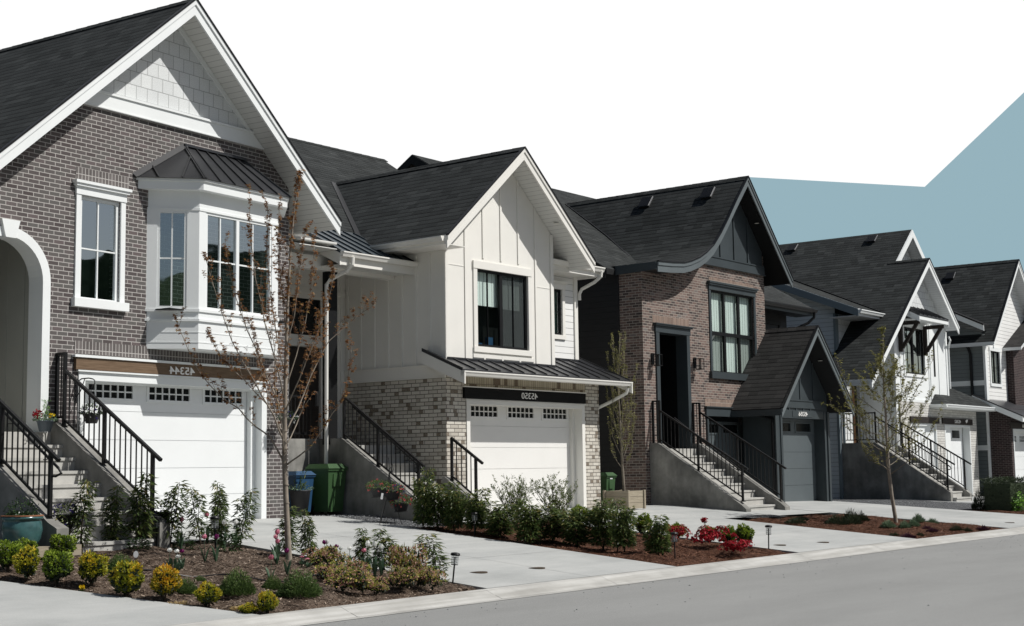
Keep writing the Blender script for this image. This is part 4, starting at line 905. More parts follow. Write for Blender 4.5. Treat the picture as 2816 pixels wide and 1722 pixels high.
# ------------------------------------------------------------------ fourth house (white, catslide gable, 45362)
h = H4 = house('white_house', (14.1477, 47.0, 0), 36.9, 'white house with steep catslide gable, bracketed window canopy and white stone garage fronts')
s, c, zp, y0 = .82, 4.05, 8.185, 1.9
zs = lambda x: zp-.15-s*abs(x-c)
m = MB()
m.wall([(1.75, -.6), (6.87, -.6), (6.87, zs(6.87)), (c, zs(c)), (1.75, zs(1.75))], [rect(2.68, 4.55, 4.0, 5.66)], 2.4, .12)
m.poly([(1.75, 8, -.6), (1.75, 2.4, -.6), (1.75, 2.4, zs(1.75)), (1.75, 8, zs(1.75))]); m.poly([(6.87, 2.4, 2.5), (6.87, 8, 2.5), (6.87, 8, zs(6.87)), (6.87, 2.4, zs(6.87))])
for x in (1.80, 5.15, 6.80): m.box(x-.07, x+.07, 2.375, 2.4, 3.0, zs(x)-.05)
for x in (2.25, 4.95, 5.95): m.box(x-.03, x+.03, 2.38, 2.4, 3.1, zs(x)-.05)
m.box(1.75, 6.87, 2.36, 2.4, 3.0, 3.10)
m.build('wall', 'white_cool', h)
m = MB(); m.wall([(1.9, 5.9), (6.2, 5.9), (6.2, zs(6.2)-.05), (c, zs(c)-.05), (1.9, zs(1.9)-.05)], [], 2.37, 0); m.build('gable_siding', 'shake_white', h)
gable_roof(h, c, zp, s, -1.55, 6.82, y0, 3.4, 'shingle_black', 'soffit_cool', 'white_cool', bd=.30)
m = MB(); zl4 = lambda x: zp+s*(x-c)
cu_, zu = 5.78, zl4(5.78)
slab(m, [(-1.55, 3.4, zl4(-1.55)), (c, 3.4, zl4(c)), (c, 3.7, zl4(c)), (-1.55, 3.7, zl4(-1.55))], .15)
slab(m, [(.30, 3.7, zl4(.30)), (c, 3.7, zl4(c)), (c, 11, zl4(c)), (.30, 11, zl4(.30))], .15)
slab(m, [(c, 3.12, zl4(c)), (cu_, 3.12, zu), (cu_, 11, zu), (c, 11, zl4(c))], .15)
slab(m, [(cu_, 3.12, zu), (9.6, 3.12, zu-s*3.82), (9.6, 11, zu-s*3.82), (cu_, 11, zu)], .15)
slab(m, [(c, 3.12, zp), (6.82, 3.12, zp-s*2.77), (6.82, 8, zp-s*2.77), (c, 8, zp)], .15)
m.build('upper_roof', ['shingle_black', 'soffit_cool'], h)
m = MB()
for xa, za, xb, zb in ((c+.05, zl4(c+.05), cu_, zu), (cu_, zu, 8.6, zu-s*2.82)): m.prism([(xa, za-.02), (xb, zb-.02), (xb, zb-.30), (xa, za-.30)], 'y', 3.085, 3.118)
m.build('rake_board', 'white_cool', h)
m = MB(); m.wall([(c, zl4(c)-.2), (7.4, zl4(c)-.2), (cu_, zu-.2)], [], 3.55, 0); m.build('upper_gable_siding', 'shake_white', h)
m = MB(); m.box(-1.57, -1.53, 1.9, 3.7, zl4(-1.55)-.2, zl4(-1.55)-.02); m.build('eave_fascia', 'white_cool', h)
vent(h, 5.40, 4.55, zl4(5.40), .82); vent(h, 5.40, 7.85, zl4(5.40), .82)
window(h, 2.68, 4.55, 4.0, 5.66, 2.4, 'white_cool', 'black_paint', [3.1, 4.1], [(4.75, .015)], tw=.10, sash=.06, mull=[3.55], mullw=.12, mun=.014, pane='pane_glass', blinds=[(2.72, 3.60, 4.02, 5.64, 'curtain'), (3.65, 4.54, 4.02, 5.2, 'blind_grey')])
m = MB(); m.box(5.46, 5.60, 2.385, 2.40, 4.0, 5.25); m.build('slot_window', 'black_paint', h)
m = MB(); slab(m, [(2.0, 1.52, 5.97), (4.80, 1.52, 5.97), (4.80, 2.385, 6.42), (2.0, 2.385, 6.42)], .05, 0, 0); metal_ribs(m, (2.03, 1.52, 5.97), (4.77, 1.52, 5.97), (2.03, 2.37, 6.42), (4.77, 2.37, 6.42), 7); m.build('canopy_roof', 'dark_bronze', h)
m = MB(); m.prism([(1.52, 5.72), (1.52, 5.918), (2.385, 6.368), (2.385, 6.12)], 'x', 1.98, 2.01); m.prism([(1.52, 5.72), (1.52, 5.918), (2.385, 6.368), (2.385, 6.12)], 'x', 4.79, 4.82); m.box(2.01, 4.79, 1.53, 1.56, 5.80, 5.915); m.poly([(2.01, 1.56, 5.82), (4.79, 1.56, 5.82), (4.79, 2.38, 5.9), (2.01, 2.38, 5.9)]); m.build('canopy_fascia', 'white_cool', h)
for x in (2.22, 4.52):
    m = MB(); m.box(x-.06, x+.06, 2.26, 2.38, 4.72, 5.78); m.box(x-.06, x+.06, 1.62, 2.26, 5.66, 5.79); m.bar((x, 2.27, 4.86), (x, 1.72, 5.68), .11, .11, 0, (1, 0, 0)); m.build('canopy_bracket', 'wood_dark', h)
# stone garage fronts
m = MB(); m.wall([(1.95, -.6), (9.58, -.6), (9.58, 3.0), (1.95, 3.0)], [rect(2.85, 5.30, -.5, 2.25), rect(6.12, 8.82, -.5, 2.25)], 2.34, .28); m.poly([(9.58, 2.34, -.6), (9.58, 7, -.6), (9.58, 7, 3.0), (9.58, 2.34, 3.0)]); m.build('garage_wall', 'stone_white', h)
for xa, xb, sa, sb in ((2.85, 5.30, 2.75, 5.48), (6.12, 8.82, 5.84, 8.98)):
    garage_door(h, xa+.08, xb-.08, 2.18, 2.62, 5, 'white_door', [(xa+.4, xa+1.13), (xa+1.45, xb-.4)], (1.76, 2.06), grid=False, z0=-.40)
    m = MB(); m.box(xa, xa+.08, 2.33, 2.6, -.4, 2.25); m.box(xb-.08, xb, 2.33, 2.6, -.4, 2.25); m.box(xa+.08, xb-.08, 2.33, 2.6, 2.17, 2.25); m.build('garage_frame', 'white_cool', h)
    m = MB(); m.box(sa, sb, 2.28, 2.338, 2.265, 2.485); b = m.build('house_number_board', 'wood_dark', h)
    if xa > 5:
        number(b, '45362', 7.02, 7.66, 2.31, 2.435, 2.279)
        m = MB()                                              # pale heart-shaped marks beside the number
        for dx, dz, q in ((0, 0, 1), (.09, .03, .7)):
            m.prism([(8.27+dx, 2.32+dz), (8.34*1+dx, 2.40*1+dz), (8.33+dx, 2.435+dz), (8.29+dx, 2.435+dz), (8.27+dx, 2.41+dz), (8.25+dx, 2.435+dz), (8.21+dx, 2.435+dz), (8.20+dx, 2.40+dz)], 'y', 2.272-dx*.02, 2.279)
        m.build('heart_ornament', 'number_white', b)
m = MB(); slab(m, [(4.77, 1.80, 2.95), (10.7, 1.80, 2.95), (8.6, 3.0, 3.75), (5.45, 2.4, 3.35)], .05); slab(m, [(5.45, 2.4, 3.35), (8.6, 3.0, 3.75), (8.6, 3.4, 3.75), (5.45, 3.0, 3.35)], .05); slab(m, [(4.77, 1.80, 2.95), (5.45, 2.4, 3.35), (5.45, 2.7, 3.35), (4.77, 2.7, 2.95)], .05); m.build('garage_roof', ['shingle_grey', 'white_cool'], h)
gutter(h, (4.77, 1.82, 2.83), (10.72, 1.82, 2.83), 'white_cool', .13); gutter(h, (4.79, 2.38, 2.83), (4.79, 1.70, 2.83), 'white_cool', .12, (-1, 0))
m = MB(); m.box(4.78, 10.7, 1.84, 2.33, 2.80, 2.82); m.box(4.78, 10.7, 1.82, 1.845, 2.80, 2.94); m.build('eave_soffit', 'white_cool', h)
pipe(h, [(6.75, 2.26, 5.55), (6.76, 2.2, 5.4), (6.9, 2.3, 5.25), (6.95, 2.36, 5.1), (6.95, 2.36, 3.6)], 'white_cool', .035)
# left block with the entry
m = MB(); m.wall([(-.14, -.6), (1.75, -.6), (1.75, 6.0), (-.14, 6.0)], [rect(1.12, 1.70, 1.5, 3.68)], 3.7, .15); m.build('entry_wall', 'shake_white', h)
m = MB(); m.poly([(-.14, 10, -.6), (-.14, 3.7, -.6), (-.14, 3.7, 6.35), (-.14, 10, 8.8)]); m.build('side_wall', 'lap_cool', h)
m = MB(); m.box(-.165, .05, 3.675, 3.76, 1.5, 6.0); m.box(-.165, -.05, 3.675, 3.76, -.5, 1.5); m.box(-.17, -.14, 3.8, 9, 4.55, 4.58); m.build('corner_board', 'blue_grey_trim', h)
m = MB(); m.box(1.02, 1.13, 3.66, 3.72, 1.45, 3.75); m.box(1.13, 1.72, 3.66, 3.72, 3.68, 3.78); m.build('door_frame', 'door_brown', h)
m = MB(); m.box(1.14, 1.72, 3.82, 3.86, 1.45, 3.68); m.build('front_door', 'wood_dark', h)
A = lambda y: 6.05+.40*(y-2.65)
m = MB(); slab(m, [(-.60, 2.65, A(2.65)), (1.6, 2.65, A(2.65)), (4.6, 9.5, A(9.5)), (-.60, 9.5, A(9.5))], .12); m.bar((1.45, 2.66, A(2.66)+.02), (4.3, 8.6, A(8.6)+.04), .05, .05, 2); m.build('entry_roof', ['shingle_grey', 'soffit_cool', 'black_metal'], h)
m = MB(); m.prism([(2.64, A(2.64)-.26), (2.64, A(2.64)-.01), (9.5, A(9.5)-.01), (9.5, A(9.5)-.26)], 'x', -.635, -.60); m.build('rake_fascia', 'blue_grey_trim', h)
m = MB(); m.box(-.60, 1.5, 2.66, 3.70, A(2.65)-.24, A(2.65)-.22); m.box(-.60, 1.5, 2.64, 2.665, A(2.65)-.24, A(2.65)-.06); m.prism([(3.7, A(3.7)-.24), (9.4, A(9.4)-.24), (9.4, A(9.4)-.22), (3.7, A(3.7)-.22)], 'x', -.60, -.14); m.build('eave_soffit', 'soffit_cool', h)
gutter(h, (-.62, 2.64, A(2.65)-.15), (1.55, 2.64, A(2.65)-.15), 'white_cool', .13)
pipe(h, [(.06, 3.62, 2.6), (.06, 3.62, -.3)], 'blue_grey_trim', .05)
stairs(h, .20, 1.55, 2.42, 1.41, 9, .19, .283, 3.68, zb=-.9)
cheek(h, 0, .20, [(3.69, -.9), (3.69, 1.55), (2.5, 1.55), (-.02, -.13), (-.02, -.9)]); cheek(h, 1.55, 1.75, [(2.33, -.9), (2.33, 1.45), (-.02, -.13), (-.10, -.2), (-.10, -.9)])
bs = [(2.5, 1.55), (-.02, -.13)]
railing(h, .10, [(2.5, 2.42), (-.16, .77)], bs, [(2.5, 1.54, 2.58), (1.36, .79, 1.68), (.10, -.06, .96)], hand=(.09, [(2.2, 2.15), (0.05, .72)]))
railing(h, 1.65, [(2.2, 2.22), (-.16, .77)], [(2.3, 1.43), (-.02, -.13)], [(2.2, 1.36, 2.25), (1.2, .68, 1.6), (.08, -.07, .95)])
m = MB(); m.bar((.10, 3.66, 2.55), (.10, 2.5, 2.55), .045, .04); m.bar((.10, 3.66, 1.65), (.10, 2.5, 1.65), .03, .03)
y = 2.6
while y < 3.66: m.bar((.10, y, 1.65), (.10, y, 2.55), .016, .016); y += .115
m.build('porch_railing', 'black_metal', h)

# ------------------------------------------------------------------ fifth house (grey siding, dark brick pier)
h = H5 = house('grey_house', (18.63, 56.5, 0), 36.5, 'grey sided house with dark brick garage pier at the far right end of the street')
s, c, zp, y0 = .98, 3.35, 9.16, -.45
zs = lambda x: zp-.15-s*abs(x-c)
m = MB(); m.poly([(0, 9, -.8), (0, 0, -.8), (0, 0, 5.9), (0, 9, 9.0)]); m.build('side_wall', 'lap_grey', h)
m = MB(); m.wall([(0, 2.9), (7, 2.9), (7, zs(7)), (c, zs(c)), (0, zs(0))], [rect(.62, 1.75, 3.95, 5.25)], 0, .12); m.build('front_wall', 'lap_white', h)
m = MB(); m.box(-.05, .20, -.03, .06, -.8, 5.85); m.box(-.03, 0.0, .06, 4, 3.85, 4.05); m.box(-.03, 0, .0, .45, 1.3, 1.5); m.build('corner_board', 'white_cool', h)
m = MB(); m.prism([(.5, 5.85), (3.35, zs(c)-.02), (2.6, zs(2.6)-.02), (1.4, 5.85)], 'y', -.02, -.002); m.build('gable_panel', 'white_warm', h)
window(h, .62, 1.75, 3.95, 5.25, 0, 'white_cool', 'black_paint', [.9], [(4.6, .015)], tw=.12, sash=.05, mull=[1.2], mullw=.08, mun=.012, pane='pane_clear', blinds=[(.64, 1.22, 3.97, 5.23, 'curtain'), (1.25, 1.74, 3.97, 5.23, 'blind_grey')])
gable_roof(h, c, zp, s, -.36, 7.1, y0, 9, 'shingle_black', 'soffit_cool', 'white_cool', bd=.28)
vent(h, c-.55, 2.2, zp-.55*s, s); vent(h, c-.55, 5.9, zp-.55*s, s)
m = MB(); m.wall([(2.6, 2.8), (7, 2.8), (7, 5.6), (2.6, 5.6)], [], -.30, 0); m.poly([(2.6, 0, 2.8), (2.6, -.3, 2.8), (2.6, -.3, 5.6), (2.6, 0, 5.6)])
m.wall([(0.05, -.8), (8, -.8), (8, 2.9), (.05, 2.9)], [rect(.30, 5, -.7, 2.12)], -.85, .25); m.poly([(.05, 0, -.8), (.05, -.85, -.8), (.05, -.85, 2.9), (.05, 0, 2.9)]); m.build('brick_wall', 'brick_maroon', h)
m = MB(); slab(m, [(2.2, -.75, 5.45), (7, -.75, 7.6), (7, .8, 7.6), (2.2, .8, 5.45)], .12); m.build('side_roof', ['shingle_brown', 'soffit_cool'], h)
garage_door(h, .36, 4.94, 2.06, -.58, 5, 'white_door', [(.58, 1.5), (1.9, 2.9), (3.4, 4.4)], (1.62, 1.86), z0=-.5)
m = MB(); m.box(.28, .36, -.87, -.6, -.6, 2.12); m.box(.36, 4.94, -.87, -.6, 2.05, 2.12); m.build('garage_frame', 'white_cool', h)
m = MB(); m.box(-.1, 5.2, -.91, -.852, 2.13, 2.36); b = m.build('house_number_board', 'wood_dark', h); number(b, '45368', 1.3, 1.92, 2.18, 2.31, -.912)
A = lambda y: 2.62+.47*(y+1.42)
m = MB(); slab(m, [(-.32, -1.45, A(-1.45)), (8, -1.45, A(-1.45)), (8, .48, A(.48)), (-.32, .48, A(.48))], .06, 0, 0); m.build('garage_roof', 'dark_bronze', h)
m = MB(); m.prism([(-1.45, A(-1.45)-.26), (-1.45, A(-1.45)-.05), (.48, A(.48)-.05), (.48, A(.48)-.28)], 'x', -.34, -.31); m.box(-.31, 8, -1.42, -1.39, A(-1.45)-.24, A(-1.45)-.06); m.build('garage_roof_fascia', 'white_cool', h)
m = MB(); m.prism([(-.2, 5.95), (4, 8.0), (4, 8.26), (-.2, 6.2)], 'x', -.58, -.54); m.build('rake_fascia', 'white_cool', h)
m = MB(); slab(m, [(-.6, -.2, 6.22), (.2, -.2, 6.22), (.2, 4, 8.28), (-.6, 4, 8.28)], .06, 0, 0); m.build('side_roof', 'black_metal', h)
pipe(h, [(-.04, .9, 5.85), (-.05, .85, 5.6), (-.06, .62, 5.35), (-.06, .55, 5.1), (-.06, .55, 2.9)], 'black_metal', .06)
# ------------------------------------------------------------------ the setting, in the street frame (u along the street, v towards the houses)
def sbuild(m, name, mats, kind='structure', smooth=False):
    o = m.build(name, mats, None, smooth); o.rotation_euler.z = SROT; return tag(o, kind=kind)
def sheet(m, poly_fn, v0, v1, off, nu=2, dv=1.0, mi=0, hfn=None):
    """draped strip between u = poly_fn(v)[0] and poly_fn(v)[1]"""
    n = max(1, int(math.ceil((v1-v0)/dv)))
    for i in range(n):
        va, vb = v0+(v1-v0)*i/n, v0+(v1-v0)*(i+1)/n
        for j in range(nu):
            def P(v, t):
                a, b = poly_fn(v); u = a+(b-a)*t; return (u, v, (hfn or G)(u, v)+off)
            m.poly([P(va, j/nu), P(va, (j+1)/nu), P(vb, (j+1)/nu), P(vb, j/nu)], mi)
m = MB(); m.poly([(-600, -600, -1.25), (600, -600, -1.25), (600, 600, -1.25), (-600, 600, -1.25)]); sbuild(m, 'ground', 'ground_soil')
m = MB(); sheet(m, lambda v: (3, 70), 12.0, 26, -.06, 30, .5); sbuild(m, 'yard_ground', 'ground_soil')
m = MB(); m.poly([(-60, -1.5, -.82), (160, -1.5, -.82), (160, 11.62, -.82), (-60, 11.62, -.82)]); sbuild(m, 'road', 'asphalt')
m = MB(); pr = [(11.60, -.815), (11.72, -.812), (11.86, -.765), (11.97, -.722), (12.06, -.708), (12.07, -.9)]
u = -10.0; rnd = random.Random(3)
while u < 110:
    w = rnd.uniform(2.4, 3.2)
    for i in range(len(pr)-1): m.poly([(u+.003, *pr[i]), (u+w-.003, *pr[i]), (u+w-.003, *pr[i+1]), (u+.003, *pr[i+1])])
    m.poly([(u+w-.004, pr[0][0], -.825), (u+w+.004, pr[0][0], -.825), (u+w+.004, 12.06, -.722), (u+w-.004, 12.06, -.722)]); u += w
sbuild(m, 'kerb', 'kerb_concrete')
def edge1(v): return 9.58+(15.35-v)*.3343
m = MB(); sheet(m, lambda v: (1.0, edge1(v)), 12.06, 16.8, .012, 4, .6); sheet(m, lambda v: (1.0, 9.0), 16.8, 20.4, .012, 3, .6)
m.poly([(edge1(12.07), 12.07, -.71), (edge1(16.8), 16.8, G(9, 16.8)+.012), (edge1(16.8), 16.8, -.6), (edge1(12.07), 12.07, -.85)])
sbuild(m, 'driveway', 'concrete')
def slabs(name, ua, ub, vend, cuts):
    m = MB(); us = [ua, (ua+ub)/2, ub]; vs = [12.065] + cuts + [vend]
    for i in range(len(vs)-1):
        for j in range(2):
            sheet(m, lambda v: (us[j]+.006, us[j+1]-.006), vs[i]+.006, vs[i+1]-.006, .012, 2, .6)
    for u in (ua, ub):
        n = 12
        for i in range(n):
            va, vb = 12.065+(vend-12.065)*i/n, 12.065+(vend-12.065)*(i+1)/n
            m.poly([(u, va, G(u, va)+.012), (u, vb, G(u, vb)+.012), (u, vb, G(u, vb)-.15), (u, va, G(u, va)-.15)])
    sheet(m, lambda v: (ua, ub), 12.065, vend, -.004, 2, .6)
    return sbuild(m, name, 'concrete')
slabs('driveway', 14.57, 19.18, 20.75, [14.2, 17.0]); slabs('driveway', 23.22, 28.38, 20.3, [14.1, 16.9]); slabs('driveway', 33.72, 39.6, 20.2, [14.2, 16.4]); slabs('driveway', 45.2, 58, 20.0, [14.8, 17.5])
m = MB(); sheet(m, lambda v: (10.3, 14.57), 17.55, 20.6, .006, 3, .5); sheet(m, lambda v: (28.38, 33.72), 16.62, 20.2, .006, 3, .5); sheet(m, lambda v: (44.9, 46.4), 16.0, 18.6, .006, 2, .5); sheet(m, lambda v: (20.95, 23.22), 17.75, 20.3, .006, 3, .5); sheet(m, lambda v: (26.8, 33.72), 20.2, 22, .002, 3, .5)
sbuild(m, 'path', 'concrete')
m = MB(); sheet(m, lambda v: (17.2, 19.18), 20.75, 24, .0, 2, .6); sheet(m, lambda v: (19.18, 20.95), 17.5, 24, .004, 3, .5); sbuild(m, 'gravel', 'gravel', 'stuff')
m = MB(); sheet(m, lambda v: (39.6, 45.2), 15.6, 22, .006, 4, .5); sbuild(m, 'gravel', 'gravel', 'stuff')
m = MB(); m.hexa([(8.6, 16.72, -.6), (11.55, 16.72, -.6), (11.55, 18.9, -.6), (8.6, 18.9, -.6)], [(8.6, 16.72, -.118), (11.55, 16.72, -.118), (11.55, 18.9, -.114), (8.6, 18.9, -.114)]); sbuild(m, 'gravel', 'gravel', 'stuff')
m = MB(); sheet(m, lambda v: (29.3, 31.0), 16.35, 16.85, .010, 3, .3); sbuild(m, 'gravel', 'gravel', 'stuff')
def hump(u, v, s=0): return .030*math.sin(u*2.3+v*1.1+s)+.022*math.sin(u*5.1-v*3.7+s)+.012*math.sin(u*9.7+v*7.3)
BEDS = []
def bed(fa, fb, v0, v1, mat, chip, nchip, seed, hgt=.05):
    def hf(u, v):
        a, b = fa(v), fb(v); e = min(u-a, b-u, v-v0, v1-v); e = max(0, min(1, e/.35)); return G(u, v)-.035+e*(hgt+hump(u, v, seed))
    m = MB(); sheet(m, lambda v: (fa(v), fb(v)), v0, v1, .012, int((fb(v0)-fa(v0))/.12), .12, 0, hf); sbuild(m, 'mulch_bed', mat, 'structure', True)
    rnd = random.Random(seed); m = MB()
    for i in range(nchip):
        v = rnd.uniform(v0+.02, v1-.02); u = rnd.uniform(fa(v)+.03, fb(v)-.03); z = hf(u, v)+.016
        a = rnd.uniform(0, 6.28); L = rnd.uniform(.015, .06); w = rnd.uniform(.006, .017); t = rnd.random()
        d = Vector((math.cos(a), math.sin(a), rnd.uniform(-.25, .45))).normalized()*L/2; n = Vector((rnd.uniform(-.5, .5), rnd.uniform(-.5, .5), 1)); r = d.cross(n).normalized()*w/2; p = Vector((u, v, z+abs(d.z)))
        m.poly([p-d-r, p+d-r*.6, p+d*1.05+r, p-d*.9+r], 0, [(0, 0)]*4, t*t*.7+rnd.random()*.3)
    sbuild(m, 'mulch_chips', chip, 'stuff'); BEDS.append(hf)
    return hf
hf1 = bed(lambda v: edge1(v)+.012, lambda v: 14.555, 12.075, 17.5, 'mulch_brown', 'chip_brown', 13000, 11)
hf2 = bed(lambda v: 19.195, lambda v: 23.205, 12.075, 17.72, 'mulch_red', 'chip_red', 8000, 12)
hf3 = bed(lambda v: 28.395, lambda v: 33.705, 12.075, 16.3, 'mulch_red', 'chip_red', 8000, 13)
hf4 = bed(lambda v: 39.7+max(0, (15.6-v)*.05), lambda v: 45.1, 12.9, 15.58, 'mulch_red', 'chip_red', 1500, 14)
m = MB(); sheet(m, lambda v: (39.6, 45.2), 12.075, 12.9, .012, 3, .4); sbuild(m, 'path', 'concrete')
m = MB(); rnd = random.Random(5)
for k in range(2000):                                         # loose stones over the gravel strip
    u, v = (rnd.uniform(17.4, 20.9), rnd.uniform(17.6, 22.8)) if k < 1700 else (rnd.uniform(39.8, 45), rnd.uniform(15.7, 19))
    if u < 19.2 and v < 20.8: continue
    r = rnd.uniform(.008, .022); z = G(u, v)+.008; a = rnd.uniform(0, 6.28); t = rnd.random()
    q = [(u+r*math.cos(a+j*1.5708)*rnd.uniform(.7, 1.2), v+r*math.sin(a+j*1.5708)*rnd.uniform(.7, 1.2), z) for j in range(4)]; p = (u, v, z+r*.8)
    for j in range(4): m.poly([q[j], q[(j+1) % 4], p], 0, [(0, 0)]*3, t)
sbuild(m, 'gravel_stones', 'pebble', 'stuff')
m = MB(); m.bar((8.7, 16.67, -.16), (11.58, 16.67, -.16), .09, .14); o = sbuild(m, 'edging_timber', 'wood_planter'); o['kind'] = 'thing'; tag(o, 'pale timber edging between gravel strip and front mulch bed', 'edging')
for i, (u, v, lab) in enumerate(((15.66, 13.14, 'left of the pair in the first driveway'), (16.85, 13.03, 'right of the pair in the first driveway'), (24.01, 12.89, 'left of the pair in the second driveway'), (25.44, 12.73, 'right of the pair in the second driveway'), (35.6, 12.75, 'in the third driveway near its kerb'))):
    m = MB(); m.lathe([(0, .018), (.10, .018), (.105, .016), (.105, .0)], 16); m.lathe([(.112, .0), (.112, .017), (.14, .017), (.14, 0)], 16)
    o = m.build('valve_cover', 'bark_dark'); o.location = W(u, v, G(u, v)); tag(o, 'small round dark valve cover '+lab, 'valve cover', 'valve covers set into the driveways')
m = MB(); rnd = random.Random(9)                              # dark ridge of hills across the valley, behind the photographer
for k in range(240):
    u, v = rnd.uniform(3, 40), 11.58-abs(rnd.gauss(0, 1.6))
    if v < 2: continue
    q = rnd.uniform(.006, .016); a = rnd.uniform(0, 6.28); pts = [(u+q*math.cos(a+j*1.5708)*rnd.uniform(.6, 1.3), v+q*math.sin(a+j*1.5708)*rnd.uniform(.6, 1.3), -.818) for j in range(4)]
    for j in range(4): m.poly([pts[j], pts[(j+1) % 4], (u, v, -.818+q*.7)], 0, [(0, 0)]*3, rnd.random())
sbuild(m, 'road_grit', 'pebble', 'stuff')
m = MB(); pts = []
for k in range(60):
    t = k/59; u, v = 10.9+3.2*t, 15.25-1.9*t+.25*math.sin(t*7)+.1*math.sin(t*19); pts.append((u, v, hf1(u, v)+.022))
m.tube(pts, .011, 6); o = sbuild(m, 'drip_hose', 'plastic_black'); tag(o, 'thin black drip hose winding over the mulch of the front bed', 'hose', kind='thing')
m = MB(); prev = None
for i in range(41):
    a = R(150+240*i/40); z = 92+8*math.sin(i*.85)+5*math.sin(i*1.9+1); p = (math.cos(a)*520, math.sin(a)*520)
    if prev: m.poly([(prev[0], prev[1], -2), (p[0], p[1], -2), (p[0]*1.15, p[1]*1.15, z), (prev[0]*1.15, prev[1]*1.15, prev[2])])
    prev = (p[0], p[1], z)
o = m.build('hills', 'hill_green'); tag(o, kind='structure')
